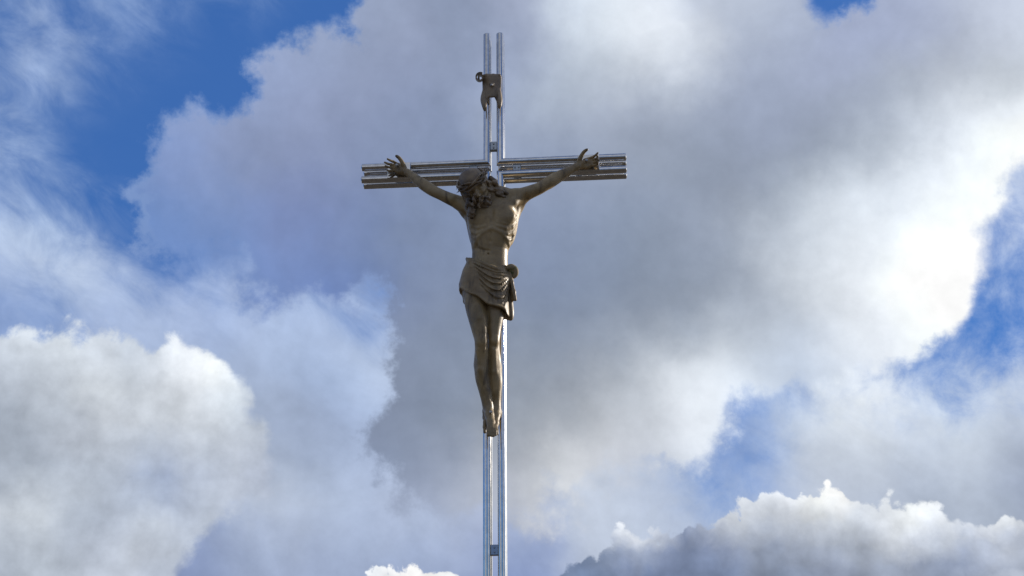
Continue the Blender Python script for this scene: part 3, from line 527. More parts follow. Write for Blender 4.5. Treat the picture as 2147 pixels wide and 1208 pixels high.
# ------------------------------------------------------------------ implicit-surface modelling
class Field:
    def __init__(s, lo, hi, h):
        s.lo = np.array(lo, float); s.h = h; s.n = np.ceil((np.array(hi) - s.lo)/h).astype(int) + 1
        s.d = np.full(s.n, 0.2, np.float32)
    def win(s, lo, hi, pad):
        a = np.maximum(np.floor((np.array(lo) - pad - s.lo)/s.h).astype(int), 0)
        b = np.minimum(np.ceil((np.array(hi) + pad - s.lo)/s.h).astype(int) + 1, s.n)
        if np.any(b <= a): return None
        sl = tuple(slice(a[i], b[i]) for i in range(3))
        ax = [np.float32(s.lo[i]) + np.arange(a[i], b[i], dtype=np.float32)*np.float32(s.h) for i in range(3)]
        return sl, ax[0][:, None, None], ax[1][None, :, None], ax[2][None, None, :]
    def merge(s, sl, q, k, op):
        c = s.d[sl]
        if op == 'add':
            t = np.clip(0.5 + 0.5*(c - q)/k, 0, 1); s.d[sl] = c + (q - c)*t - k*t*(1 - t)
        elif op == 'cut':
            q = -q; t = np.clip(0.5 - 0.5*(c - q)/k, 0, 1); s.d[sl] = c + (q - c)*t + k*t*(1 - t)
    def cone(s, a, b, ra, rb, k=0.02, op='add'):
        a = np.array(a[:3], float); b = np.array(b[:3], float); r = max(ra, rb); pad = r + k + 3*s.h
        wv = s.win(np.minimum(a, b), np.maximum(a, b), pad)
        if wv is None: return
        sl, X, Y, Z = wv; e = b - a; L2 = float(e @ e) + 1e-12
        t = np.clip(((X - a[0])*e[0] + (Y - a[1])*e[1] + (Z - a[2])*e[2])/L2, 0, 1)
        q = np.sqrt((X - a[0] - t*e[0])**2 + (Y - a[1] - t*e[1])**2 + (Z - a[2] - t*e[2])**2) - (ra + (rb - ra)*t)
        s.merge(sl, q, k, op)
    def chain(s, pts, k=0.02, op='add', scale=1.0):
        if len(pts) > 4:           # round off the corners of long chains
            q = np.array(pts, float); q = np.vstack([2*q[0] - q[1], q, 2*q[-1] - q[-2]]); new = []
            for i in range(1, len(q) - 2):
                for t in (0.0, 0.25, 0.5, 0.75):
                    new.append(0.5*(2*q[i] + (q[i+1] - q[i-1])*t + (2*q[i-1] - 5*q[i] + 4*q[i+1] - q[i+2])*t*t + (3*q[i] - q[i-1] - 3*q[i+1] + q[i+2])*t**3))
            pts = new + [q[-2]]
        for a, b in zip(pts[:-1], pts[1:]): s.cone(a, b, a[3]*scale, b[3]*scale, k, op)
    def ell(s, c, r, k=0.02, R=None, op='add'):
        c = np.array(c[:3], float); r = np.array(r, float); m_ = r.max(); pad = k + 3*s.h
        wv = s.win(c - m_, c + m_, pad)
        if wv is None: return
        sl, X, Y, Z = wv; X = X - c[0]; Y = Y - c[1]; Z = Z - c[2]
        if R is not None: X, Y, Z = (R[i][0]*X + R[i][1]*Y + R[i][2]*Z for i in range(3))
        k0 = np.sqrt((X/r[0])**2 + (Y/r[1])**2 + (Z/r[2])**2) + 1e-6
        k1 = np.sqrt((X/r[0]**2)**2 + (Y/r[1]**2)**2 + (Z/r[2]**2)**2) + 1e-6
        s.merge(sl, k0*(k0 - 1)/k1, k, op)
    def loft(s, sec, k=0.02, off=0.0, zlo=None, zhi=None, n=2.3, op='add', extra=None):
        z = [q[0] for q in sec]; lo_z = min(z) if zlo is None else zlo; hi_z = max(z) if zhi is None else zhi
        wv = s.win((-0.5, -0.5, lo_z), (0.5, 0.5, hi_z), 0.05)
        sl, X, Y, Z = wv; o = np.argsort(z); z = np.array(z)[o]
        g_ = [np.interp(Z.ravel(), z, np.array([q[i] for q in sec])[o]).astype(np.float32)[None, None, :] for i in range(1, 5)]
        cx, cy, a, b = g_[0], g_[1], g_[2] + off, g_[3] + off
        e = (np.abs((X - cx)/a)**n + np.abs((Y - cy)/b)**n)**(1/n)
        q = (e - 1)*np.minimum(a, b)*(0.75 + 0.25*np.minimum(e, 1))
        if extra is not None: q = q + extra(X, Y, Z)
        q = np.maximum(q, np.maximum(lo_z - Z, Z - hi_z))
        s.merge(sl, q.astype(np.float32), k, op)
    def mesh(s):
        d = s.d; sg = d < 0
        c = np.zeros(np.array(d.shape) - 1, np.int8)
        for i in (0, 1):
            for j in (0, 1):
                for k in (0, 1): c += sg[i:d.shape[0]-1+i, j:d.shape[1]-1+j, k:d.shape[2]-1+k]
        act = (c > 0) & (c < 8); I = np.argwhere(act); idx = -np.ones(act.shape, np.int64); idx[act] = np.arange(len(I))
        total = np.zeros((len(I), 3)); hits = np.zeros(len(I))
        C = [(i, j, k) for i in (0, 1) for j in (0, 1) for k in (0, 1)]
        val = {q: d[I[:, 0]+q[0], I[:, 1]+q[1], I[:, 2]+q[2]] for q in C}
        for a in C:
            for ax in range(3):
                if a[ax] == 0:
                    b = list(a); b[ax] = 1; b = tuple(b); va_, vb_ = val[a], val[b]; crossed = (va_ < 0) != (vb_ < 0)
                    t = np.where(crossed, va_/np.where(crossed, va_ - vb_, 1), 0)
                    p_ = np.array(a, float)[None, :] + t[:, None]*np.eye(3)[ax][None, :]
                    total += p_*crossed[:, None]; hits += crossed
        V = s.lo + (I + total/hits[:, None])*s.h
        F = []
        for ax in range(3):
            u, v = (ax + 1) % 3, (ax + 2) % 3
            A = [slice(None)]*3; B = [slice(None)]*3; A[ax] = slice(0, -1); B[ax] = slice(1, None)
            ch = sg[tuple(A)] != sg[tuple(B)]; E = np.argwhere(ch)
            ok = (E[:, u] > 0) & (E[:, v] > 0) & (E[:, u] < d.shape[u]-1) & (E[:, v] < d.shape[v]-1); E = E[ok]
            ins = sg[E[:, 0], E[:, 1], E[:, 2]]
            def at_(du, dv):
                q = E.copy(); q[:, u] -= du; q[:, v] -= dv; return idx[q[:, 0], q[:, 1], q[:, 2]]
            quad = np.stack([at_(1, 1), at_(0, 1), at_(0, 0), at_(1, 0)], 1)
            quad[~ins] = quad[~ins][:, ::-1]; F.append(quad)
        return V, np.concatenate(F)
    def obj(s, name, mat, parent):
        V, F = s.mesh()
        me = bpy.data.meshes.new(name); me.vertices.add(len(V)); me.vertices.foreach_set('co', V.astype(np.float32).ravel())
        me.loops.add(4*len(F)); me.loops.foreach_set('vertex_index', F.astype(np.int32).ravel())
        me.polygons.add(len(F)); me.polygons.foreach_set('loop_start', np.arange(len(F), dtype=np.int32)*4)
        me.update(calc_edges=True); me.validate(); me.materials.append(mat)
        me.polygons.foreach_set('use_smooth', np.ones(len(me.polygons), bool))
        o = bpy.data.objects.new(name, me); col.objects.link(o); o.parent = parent
        return o

# ------------------------------------------------------------------ the crucified figure, built in the frame of the cross
#<loft>
# (z, centre x, centre y, half width, half depth)
TORSO = [((0.0069, -0.1600, -0.2033)[2], (0.0069, -0.1600, -0.2033)[0], -0.165, 0.050, 0.050),
         ((0.0048, -0.1700, -0.2531)[2], (0.0048, -0.1700, -0.2531)[0], -0.175, 0.100, 0.066),
         ((-0.0003, -0.1800, -0.3090)[2], (-0.0003, -0.1800, -0.3090)[0], -0.185, 0.137, 0.085),
         ((0.0005, -0.1900, -0.3743)[2], (0.0005, -0.1900, -0.3743)[0], -0.192, 0.152, 0.100),
         ((0.0033, -0.1900, -0.4412)[2], (0.0033, -0.1900, -0.4412)[0], -0.195, 0.150, 0.107),
         ((0.0018, -0.1900, -0.5075)[2], (0.0018, -0.1900, -0.5075)[0], -0.192, 0.139, 0.105),
         ((-0.0036, -0.1800, -0.5690)[2], (-0.0036, -0.1800, -0.5690)[0], -0.186, 0.122, 0.098),
         ((-0.0104, -0.1700, -0.6271)[2], (-0.0104, -0.1700, -0.6271)[0], -0.180, 0.108, 0.090),
         ((-0.0133, -0.1700, -0.6831)[2], (-0.0133, -0.1700, -0.6831)[0], -0.176, 0.108, 0.086),
         ((-0.0307, -0.1700, -0.7445)[2], (-0.0307, -0.1700, -0.7445)[0], -0.172, 0.126, 0.088),
         ((-0.0450, -0.1700, -0.8272)[2], (-0.0450, -0.1700, -0.8272)[0], -0.172, 0.140, 0.094),
         ((-0.0450, -0.1700, -0.9191)[2], (-0.0450, -0.1700, -0.9191)[0], -0.172, 0.128, 0.086),
         ((-0.0421, -0.1700, -0.9800)[2], (-0.0421, -0.1700, -0.9800)[0], -0.172, 0.115, 0.072)]
CLOTH = [((-0.0277, -0.1700, -0.6452)[2], (-0.0277, -0.1700, -0.6452)[0], -0.170, 0.119, 0.084),
         ((-0.0278, -0.1700, -0.6981)[2], (-0.0306, -0.1700, -0.6980)[0], -0.170, 0.126, 0.094),
         ((-0.0393, -0.1700, -0.7442)[2], (-0.0393, -0.1700, -0.7442)[0], -0.172, 0.138, 0.104),
         ((-0.0508, -0.1700, -0.8362)[2], (-0.0508, -0.1700, -0.8362)[0], -0.172, 0.149, 0.114),
         ((-0.0479, -0.1700, -0.9189)[2], (-0.0479, -0.1700, -0.9189)[0], -0.172, 0.147, 0.116),
         ((-0.0421, -0.1700, -1.0254)[2], (-0.0364, -0.1700, -1.0256)[0], -0.172, 0.140, 0.112)]
def front_of(sec, x, z, n=2.3):
    s = sorted(sec); zz = [q[0] for q in s]
    cx, cy, a, b = (float(np.interp(z, zz, [q[i] for q in s])) for i in range(1, 5))
    t = min(abs((x - cx)/a), 0.985)
    return cy - b*(1 - t**n)**(1/n)
def torso_front(x, z): return front_of(TORSO, x, z)
def cloth_front(x, z): return front_of(CLOTH, x, z)
#</loft>
fig = empty('crucified_statue', (CROSS_X, CROSS_Y, CROSS_Z), CROSS_YAW)
tag(fig, 'weathered brown life-size statue of a crucified man hanging on the steel cross', 'statue')

F_ = Field((-0.80, -0.46, -1.96), (0.80, -0.02, 0.16), 0.0042)
F_.loft(TORSO, 0.02)
# chest: pectorals, rib cage arch, side muscles, sunken belly
for q in [(-0.0714, -0.2868, -0.4308), (0.0811, -0.2854, -0.4302)]: F_.ell((q[0], q[1] + 0.018, q[2]), (0.064, 0.026, 0.048), 0.034)
F_.chain([(0.0137, -0.3033, -0.4041, 0.006), (0.0110, -0.3064, -0.4744, 0.006), (0.0103, -0.2996, -0.5275, 0.005)], 0.018, 'cut')
F_.chain([(-0.0999, -0.2287, -0.6171, 0.006), (-0.0833, -0.2518, -0.5809, 0.007), (-0.0526, -0.2714, -0.5500, 0.0075), (-0.0172, -0.2811, -0.5277, 0.007), (0.0060, -0.2837, -0.5172, 0.006)], 0.014)
F_.chain([(0.1047, -0.1979, -0.6028, 0.006), (0.0937, -0.2376, -0.5756, 0.007), (0.0675, -0.2662, -0.5464, 0.0075), (0.0315, -0.2803, -0.5261, 0.007), (0.0060, -0.2837, -0.5172, 0.006)], 0.014)
for rib in ([(0.0466, -0.2882, -0.5053, 0.006), (0.0910, -0.2705, -0.5149, 0.008), (0.1290, -0.2414, -0.4943, 0.008), (0.1503, -0.2136, -0.4514, 0.006)],
            [(0.0655, -0.2760, -0.5350, 0.006), (0.0980, -0.2536, -0.5453, 0.008), (0.1274, -0.2233, -0.5271, 0.008), (0.1440, -0.2114, -0.4943, 0.006)],
            [(0.0838, -0.2568, -0.5648, 0.006), (0.1046, -0.2304, -0.5730, 0.008), (0.1228, -0.2043, -0.5594, 0.008), (0.1377, -0.2075, -0.5332, 0.006)],
            [(0.0412, -0.2914, -0.4783, 0.004), (0.0860, -0.2782, -0.4868, 0.006), (0.1245, -0.2550, -0.4656, 0.008), (0.1534, -0.2122, -0.4130, 0.006)],
            [(-0.0278, -0.2905, -0.5032, 0.005), (-0.0690, -0.2807, -0.5097, 0.007), (-0.1117, -0.2586, -0.4857, 0.007), (-0.1341, -0.2396, -0.4449, 0.006)],
            [(-0.0487, -0.2822, -0.5300, 0.006), (-0.0817, -0.2680, -0.5411, 0.007), (-0.1125, -0.2492, -0.5223, 0.007), (-0.1283, -0.2381, -0.4854, 0.006)],
            [(-0.0671, -0.2700, -0.5613, 0.006), (-0.0948, -0.2525, -0.5682, 0.007), (-0.1169, -0.2343, -0.5470, 0.006)]):
    F_.chain([(q[0], q[1], q[2], q[3]*0.8) for q in rib], 0.012)
for g_ in ([(0.0038, -0.2913, -0.5485, 0.004), (-0.0002, -0.2803, -0.5964, 0.004), (-0.0041, -0.2696, -0.6505, 0.004)], [(-0.0829, -0.2549, -0.6289, 0.004), (-0.0472, -0.2669, -0.6477, 0.004), (-0.0042, -0.2687, -0.6564, 0.004)]):
    F_.chain([(q[0], q[1] + 0.002, q[2], q[3]) for q in g_], 0.014, 'cut')
F_.ell([(-0.0136, -0.2598, -0.6708)][0], (0.006, 0.010, 0.005), 0.008, op='cut')
F_.ell([(-0.0826, -0.2576, -0.6176)][0], (0.005, 0.011, 0.014), 0.006, op='cut')
# side of the rib cage running up into the armpits
F_.chain([(0.1049, -0.1600, -0.5585, 0.018), (0.1195, -0.1550, -0.4844, 0.022), (0.1283, -0.1500, -0.4095, 0.025), (0.1380, -0.1550, -0.3419, 0.028), (0.1479, -0.1650, -0.2827, 0.034)], 0.018)
F_.chain([(-0.1072, -0.1600, -0.5500, 0.018), (-0.1196, -0.1550, -0.4746, 0.022), (-0.1291, -0.1500, -0.4084, 0.025), (-0.1376, -0.1550, -0.3559, 0.026), (-0.1538, -0.1700, -0.3236, 0.03)], 0.018)
# shoulders, collar bones, neck
F_.chain([(0.0068, -0.1600, -0.2486, 0.05), (0.0690, -0.1650, -0.2471, 0.046), (0.1430, -0.1750, -0.2678, 0.046)], 0.03)
F_.chain([(-0.0050, -0.1600, -0.2545, 0.05), (-0.0777, -0.1680, -0.2809, 0.046), (-0.1616, -0.1800, -0.3118, 0.042)], 0.03)
F_.chain([(0.0230, -0.2450, -0.3271, 0.008), (0.0745, -0.2350, -0.3088, 0.009), (0.1314, -0.2150, -0.2731, 0.009)], 0.014)
F_.chain([(-0.0031, -0.2450, -0.3324, 0.008), (-0.0618, -0.2400, -0.3212, 0.009), (-0.1216, -0.2250, -0.3118, 0.009)], 0.014)
NECK = [(0.0153, -0.1900, -0.2886, 0.05), (-0.0049, -0.2250, -0.2655, 0.047), (-0.0419, -0.2650, -0.2507, 0.05)]
F_.chain(NECK, 0.02)
F_.chain([(0.0514, -0.2000, -0.2434, 0.013), (0.0359, -0.2250, -0.2801, 0.012), (0.0172, -0.2450, -0.3269, 0.01)], 0.014)
# arms
ARM_L = [(-0.1610, -0.1850, -0.3141, 0.044), (-0.2075, -0.1900, -0.2920, 0.036), (-0.2601, -0.1950, -0.2679, 0.0315), (-0.3134, -0.1950, -0.2382, 0.0285), (-0.3586, -0.1900, -0.2113, 0.0285), (-0.3899, -0.1800, -0.1841, 0.03), (-0.4243, -0.1700, -0.1535, 0.03), (-0.4692, -0.1520, -0.1102, 0.0245), (-0.5081, -0.1360, -0.0679, 0.019), (-0.5338, -0.1280, -0.0431, 0.018)]
ARM_R = [(0.1462, -0.1800, -0.2735, 0.048), (0.1935, -0.1850, -0.2586, 0.04), (0.2467, -0.1900, -0.2391, 0.0345), (0.2936, -0.1880, -0.2193, 0.031), (0.3345, -0.1800, -0.1898, 0.031), (0.3637, -0.1720, -0.1679, 0.0325), (0.3988, -0.1600, -0.1393, 0.0315), (0.4547, -0.1450, -0.1003, 0.0255), (0.5050, -0.1320, -0.0652, 0.0195), (0.5289, -0.1270, -0.0474, 0.0185)]
F_.chain(ARM_L, 0.014); F_.chain(ARM_R, 0.014)
F_.chain([(-0.1823, -0.2050, -0.2999, 0.02), (-0.2347, -0.2100, -0.2808, 0.021), (-0.2822, -0.2080, -0.2553, 0.015)], 0.02)
F_.chain([(0.1682, -0.2000, -0.2645, 0.022), (0.2185, -0.2080, -0.2544, 0.023), (0.2681, -0.2040, -0.2322, 0.016)], 0.02)
F_.chain([(-0.3521, -0.1720, -0.2096, 0.012), (-0.3698, -0.1720, -0.2153, 0.013)], 0.014); F_.chain([(0.3364, -0.1650, -0.2006, 0.013), (0.3541, -0.1650, -0.1949, 0.012)], 0.014)
F_.ell((-0.1355, -0.2050, -0.3019), (0.036, 0.034, 0.042), 0.03); F_.ell((0.1361, -0.2000, -0.2728), (0.040, 0.034, 0.044), 0.03)
# chest muscle running out to the upper arm
F_.chain([(0.0854, -0.2650, -0.3897, 0.016), (0.1354, -0.2350, -0.3305, 0.02), (0.1798, -0.2000, -0.2778, 0.02)], 0.03)
F_.chain([(-0.0766, -0.2650, -0.3955, 0.016), (-0.1262, -0.2350, -0.3544, 0.018), (-0.1823, -0.2050, -0.3064, 0.018)], 0.03)
# back of the armpit
F_.chain([(0.1435, -0.1150, -0.3721, 0.02), (0.1627, -0.1300, -0.3090, 0.024), (0.1916, -0.1600, -0.2758, 0.022)], 0.03)
F_.chain([(-0.1476, -0.1150, -0.3824, 0.02), (-0.1698, -0.1300, -0.3369, 0.022), (-0.2044, -0.1650, -0.3031, 0.02)], 0.03)
# legs
LEG_R = [(-0.0888, -0.1900, -0.9038, 0.066), (-0.0928, -0.2050, -0.9762, 0.061), (-0.0792, -0.2250, -1.0594, 0.0545), (-0.0677, -0.2400, -1.1399, 0.044), (-0.0559, -0.2450, -1.2072, 0.037), (-0.0554, -0.2350, -1.2510, 0.035), (-0.0597, -0.2050, -1.3054, 0.0375), (-0.0611, -0.1900, -1.3590, 0.0385), (-0.0572, -0.1720, -1.4264, 0.037), (-0.0432, -0.1580, -1.4953, 0.032), (-0.0329, -0.1480, -1.5505, 0.0285), (-0.0252, -0.1420, -1.5951, 0.0275)]
LEG_L = [(0.0074, -0.1800, -0.9035, 0.066), (0.0219, -0.1850, -0.9728, 0.059), (0.0198, -0.1950, -1.0519, 0.05), (0.0144, -0.2000, -1.1284, 0.0395), (0.0129, -0.2000, -1.1938, 0.0335), (0.0105, -0.1900, -1.2377, 0.0325), (0.0123, -0.1650, -1.3091, 0.036), (0.0138, -0.1520, -1.3725, 0.0375), (0.0184, -0.1420, -1.4339, 0.0365), (0.0172, -0.1300, -1.4884, 0.0315), (0.0174, -0.1180, -1.5429, 0.0255), (0.0181, -0.1120, -1.5933, 0.024)]
F_.chain(LEG_R, 0.012); F_.chain(LEG_L, 0.006)
F_.ell((-0.0521, -0.2700, -1.2220), (0.026, 0.016, 0.030), 0.016); F_.ell((0.0190, -0.2220, -1.2076), (0.022, 0.016, 0.028), 0.016)
F_.chain([(-0.0735, -0.2500, -1.2761, 0.01), (-0.0649, -0.2220, -1.3840, 0.01), (-0.0496, -0.1780, -1.5013, 0.008)], 0.02)
F_.chain([(0.0155, -0.2150, -1.2671, 0.01), (0.0150, -0.1820, -1.3881, 0.01), (0.0168, -0.1420, -1.5067, 0.008)], 0.02)
F_.chain([(-0.0743, -0.1850, -1.2834, 0.018), (-0.0784, -0.1720, -1.3408, 0.02), (-0.0682, -0.1600, -1.4135, 0.015)], 0.025)
F_.chain([(0.0209, -0.1500, -1.2895, 0.018), (0.0226, -0.1400, -1.3512, 0.02), (0.0215, -0.1300, -1.4302, 0.015)], 0.025)
F_.chain([(-0.0417, -0.2620, -1.1664, 0.014), (-0.0580, -0.2680, -1.0849, 0.018), (-0.0791, -0.2550, -1.0105, 0.02)], 0.03)
# the gap between the legs
F_.chain([(-0.0249, -0.2620, -1.0001, 0.006), (-0.0193, -0.2620, -1.0751, 0.009), (-0.0179, -0.2620, -1.1495, 0.01), (-0.0165, -0.2620, -1.2145, 0.011), (-0.0177, -0.2500, -1.2779, 0.01), (-0.0189, -0.2220, -1.3417, 0.008), (-0.0191, -0.2060, -1.4094, 0.007), (-0.0126, -0.1860, -1.4817, 0.006), (-0.0033, -0.1680, -1.5517, 0.005)], 0.008, 'cut')
F_.chain([(-0.0209, -0.2450, -1.1433, 0.009), (-0.0186, -0.2400, -1.2067, 0.01), (-0.0200, -0.2250, -1.2840, 0.008)], 0.008, 'cut')
# feet: his right over his left, nailed
F_.ell((0.0347, -0.0950, -1.6119), (0.016, 0.024, 0.026), 0.015)
F_.chain([(0.0167, -0.1120, -1.5932, 0.023), (0.0180, -0.1280, -1.6383, 0.0235), (0.0143, -0.1500, -1.6904, 0.0215), (0.0103, -0.1680, -1.7296, 0.017)], 0.012)
F_.chain([(-0.0252, -0.1420, -1.5951, 0.0275), (-0.0171, -0.1700, -1.6438, 0.0255), (-0.0056, -0.2050, -1.6999, 0.024), (0.0021, -0.2300, -1.7440, 0.02)], 0.012)
F_.chain([(-0.0440, -0.1200, -1.6054, 0.02), (-0.0407, -0.1250, -1.6473, 0.018), (-0.0383, -0.1500, -1.6889, 0.014)], 0.014)
F_.chain([(-0.0434, -0.1550, -1.6788, 0.0125), (-0.0457, -0.1600, -1.7115, 0.01), (-0.0437, -0.1660, -1.7445, 0.0095)], 0.008)
for t_, r in (([(-0.0150, -0.2220, -1.7243), (-0.0150, -0.2380, -1.7598), (-0.0140, -0.2400, -1.7829)], 0.0115), ([(-0.0004, -0.2320, -1.7332), (0.0010, -0.2480, -1.7687), (0.0015, -0.2480, -1.7912)], 0.0083),
              ([(0.0103, -0.2300, -1.7329), (0.0131, -0.2460, -1.7685), (0.0139, -0.2460, -1.7910)], 0.0080), ([(0.0195, -0.2250, -1.7261), (0.0238, -0.2400, -1.7615), (0.0248, -0.2400, -1.7840)], 0.0078),
              ([(0.0255, -0.2150, -1.7178), (0.0322, -0.2300, -1.7533), (0.0339, -0.2320, -1.7764)], 0.0076)):
    F_.chain([(*q, r) for q in t_], 0.004)
# hands: palm, thumb and four separate fingers each
F_.chain([(-0.5338, -0.1280, -0.0431, 0.018), (-0.5567, -0.1180, -0.0240, 0.0185), (-0.5857, -0.1080, -0.0045, 0.019)], 0.010)
F_.chain([(-0.5603, -0.1120, -0.0375, 0.015), (-0.5918, -0.1040, -0.0288, 0.0145), (-0.6135, -0.1020, -0.0153, 0.012)], 0.010)
F_.chain([(-0.5703, -0.1120, 0.0061, 0.013), (-0.5957, -0.1060, 0.0235, 0.0115)], 0.010)
F_.chain([(-0.5859, -0.1080, 0.0054, 0.014), (-0.6107, -0.1040, 0.0052, 0.013), (-0.6167, -0.1030, -0.0040, 0.012)], 0.010)
F_.chain([(-0.5500, -0.1240, -0.0140, 0.0125), (-0.5611, -0.1340, 0.0114, 0.0115), (-0.5736, -0.1440, 0.0336, 0.01), (-0.5862, -0.1520, 0.0485, 0.0088), (-0.6024, -0.1560, 0.0588, 0.007)], 0.006)
F_.chain([(-0.6015, -0.1080, 0.0261, 0.0095), (-0.6237, -0.1220, 0.0368, 0.0082), (-0.6424, -0.1380, 0.0380, 0.0075), (-0.6571, -0.1500, 0.0427, 0.0062)], 0.003)
F_.chain([(-0.6136, -0.1060, 0.0143, 0.0095), (-0.6387, -0.1200, 0.0185, 0.0082), (-0.6569, -0.1380, 0.0154, 0.0076), (-0.6743, -0.1520, 0.0193, 0.0062)], 0.003)
F_.chain([(-0.6197, -0.1040, 0.0023, 0.0092), (-0.6419, -0.1160, -0.0010, 0.008), (-0.6573, -0.1320, -0.0048, 0.0074), (-0.6702, -0.1460, -0.0028, 0.006)], 0.003)
F_.chain([(-0.6195, -0.1030, -0.0139, 0.0086), (-0.6390, -0.1120, -0.0223, 0.0074), (-0.6520, -0.1240, -0.0276, 0.0068), (-0.6621, -0.1360, -0.0264, 0.0056)], 0.003)
F_.chain([(0.5289, -0.1270, -0.0474, 0.0185), (0.5526, -0.1170, -0.0304, 0.0185), (0.5792, -0.1080, -0.0173, 0.0185)], 0.010)
F_.chain([(0.5520, -0.1120, -0.0476, 0.014), (0.5873, -0.1040, -0.0453, 0.0135), (0.6141, -0.1020, -0.0340, 0.012)], 0.010)
F_.chain([(0.5737, -0.1080, -0.0006, 0.012), (0.5946, -0.1040, 0.0087, 0.0105)], 0.010)
F_.chain([(0.5792, -0.1060, -0.0163, 0.013), (0.6058, -0.1030, -0.0127, 0.013), (0.6145, -0.1030, -0.0230, 0.012)], 0.010)
F_.chain([(0.5353, -0.1220, -0.0189, 0.0125), (0.5480, -0.1320, 0.0051, 0.0115), (0.5606, -0.1400, 0.0253, 0.0098), (0.5745, -0.1500, 0.0394, 0.0085), (0.5927, -0.1580, 0.0477, 0.0068)], 0.006)
F_.chain([(0.5976, -0.1050, 0.0097, 0.0092), (0.6247, -0.1180, 0.0136, 0.008), (0.6429, -0.1320, 0.0189, 0.0073), (0.6568, -0.1440, 0.0287, 0.0058)], 0.003)
F_.chain([(0.6120, -0.1040, -0.0036, 0.0094), (0.6390, -0.1160, -0.0026, 0.0082), (0.6542, -0.1340, -0.0007, 0.0074), (0.6519, -0.1480, 0.0088, 0.006)], 0.003)
F_.chain([(0.6176, -0.1040, -0.0187, 0.009), (0.6444, -0.1140, -0.0199, 0.008), (0.6581, -0.1320, -0.0196, 0.0073), (0.6542, -0.1460, -0.0116, 0.006)], 0.003)
F_.chain([(0.6171, -0.1030, -0.0346, 0.0086), (0.6408, -0.1110, -0.0396, 0.0074), (0.6544, -0.1240, -0.0385, 0.0067), (0.6534, -0.1380, -0.0322, 0.0056)], 0.003)
# head: bowed forward and fallen to his right
HC = np.array((-0.0892, -0.3150, -0.2531))
hu = np.array([-0.42, -0.62, 0.66]); hu /= np.linalg.norm(hu)
hf = np.array([0.16, -0.66, -0.73]); hf -= hu*(hf @ hu); hf /= np.linalg.norm(hf)
hs = np.cross(hf, hu); hs = -hs if hs[0] < 0 else hs          # towards image right
HR = [list(hs), list(-hf), list(hu)]                              # rows: side, back, up
def hp(s_, f__, u_): return tuple(HC + hs*s_ + hf*f__ + hu*u_)
F_.ell(hp(0, -0.008, 0.030), (0.074, 0.094, 0.080), 0.02, HR)
F_.ell(hp(0, 0.028, -0.030), (0.056, 0.058, 0.082), 0.03, HR)
F_.ell(hp(0, 0.060, -0.088), (0.026, 0.024, 0.022), 0.025, HR)                 # chin
F_.chain([(*hp(-0.046, 0.066, 0.016), 0.011), (*hp(0, 0.080, 0.018), 0.010), (*hp(0.046, 0.066, 0.016), 0.011)], 0.014)   # brow
for sd in (-1, 1):
    F_.ell(hp(sd*0.030, 0.088, -0.002), (0.016, 0.014, 0.011), 0.012, HR, 'cut')
    F_.ell(hp(sd*0.030, 0.072, -0.003), (0.012, 0.010, 0.008), 0.004, HR)
    F_.chain([(*hp(sd*0.052, 0.050, -0.022), 0.012), (*hp(sd*0.034, 0.070, -0.026), 0.011)], 0.016)
    F_.ell(hp(sd*0.072, -0.006, -0.006), (0.010, 0.018, 0.028), 0.008, HR)
F_.chain([(*hp(0, 0.082, 0.008), 0.008), (*hp(0, 0.098, -0.018), 0.010), (*hp(0, 0.105, -0.032), 0.012)], 0.008)            # nose
for sd in (-1, 1): F_.ell(hp(sd*0.012, 0.094, -0.035), (0.008, 0.009, 0.007), 0.006, HR)
F_.chain([(*hp(-0.018, 0.083, -0.058), 0.005), (*hp(0, 0.090, -0.056), 0.006), (*hp(0.018, 0.083, -0.058), 0.005)], 0.005)
F_.chain([(*hp(-0.014, 0.082, -0.068), 0.005), (*hp(0, 0.087, -0.069), 0.006), (*hp(0.014, 0.082, -0.068), 0.005)], 0.005)
body = F_.obj('body', M_SKIN, fig)
del F_

# ---- loincloth: a shell with a slanting hem and sagging folds gathered at a knot on his left hip
import random
random.seed(5)
hem = np.array([(-0.1780, -0.2379, -0.8734), (-0.1525, -0.2613, -0.8986), (-0.1254, -0.2752, -0.9232), (-0.0848, -0.2847, -0.9404), (-0.0479, -0.2861, -0.9679), (-0.0116, -0.2839, -0.9983), (0.0380, -0.2718, -1.0091), (0.0727, -0.2499, -1.0171), (0.0855, -0.2357, -1.0332), (0.0953, -0.2183, -1.0481)])
top = np.array([(-0.1528, -0.1902, -0.6642), (-0.1063, -0.2486, -0.6918), (-0.0761, -0.2636, -0.7100), (-0.0409, -0.2724, -0.7304), (-0.0066, -0.2744, -0.7448), (0.0325, -0.2658, -0.7520), (0.0651, -0.2477, -0.7550), (0.1009, -0.1957, -0.7414)])
hem = hem[np.argsort(hem[:, 0])]; top = top[np.argsort(top[:, 0])]
C_ = Field((-0.30, -0.42, -1.05), (0.22, -0.02, -0.48), 0.0036)
def cloth_cut(X, Y, Z):
    lo = np.interp(X.ravel(), hem[:, 0], hem[:, 2]).astype(np.float32)[:, None, None]
    hi = np.interp(X.ravel(), top[:, 0], top[:, 2]).astype(np.float32)[:, None, None]
    back = np.clip((Y + 0.17)/0.10, 0, 1)
    lo = lo + (-0.02 - 0.04*back)*0 - 0.02*back; hi = hi - 0.0*back
    return lo, hi
wv = C_.win((-0.5, -0.5, -1.2), (0.5, 0.5, -0.4), 0.0)
sl, X, Y, Z = wv
sec = sorted(CLOTH); zz = [q[0] for q in sec]
gi = [np.interp(Z.ravel(), zz, [q[i] for q in sec]).astype(np.float32)[None, None, :] for i in range(1, 5)]
e = (np.abs((X - gi[0])/gi[2])**2.3 + np.abs((Y - gi[1])/gi[3])**2.3)**(1/2.3)
q = (e - 1)*np.minimum(gi[2], gi[3])
lo, hi = cloth_cut(X, Y, Z)
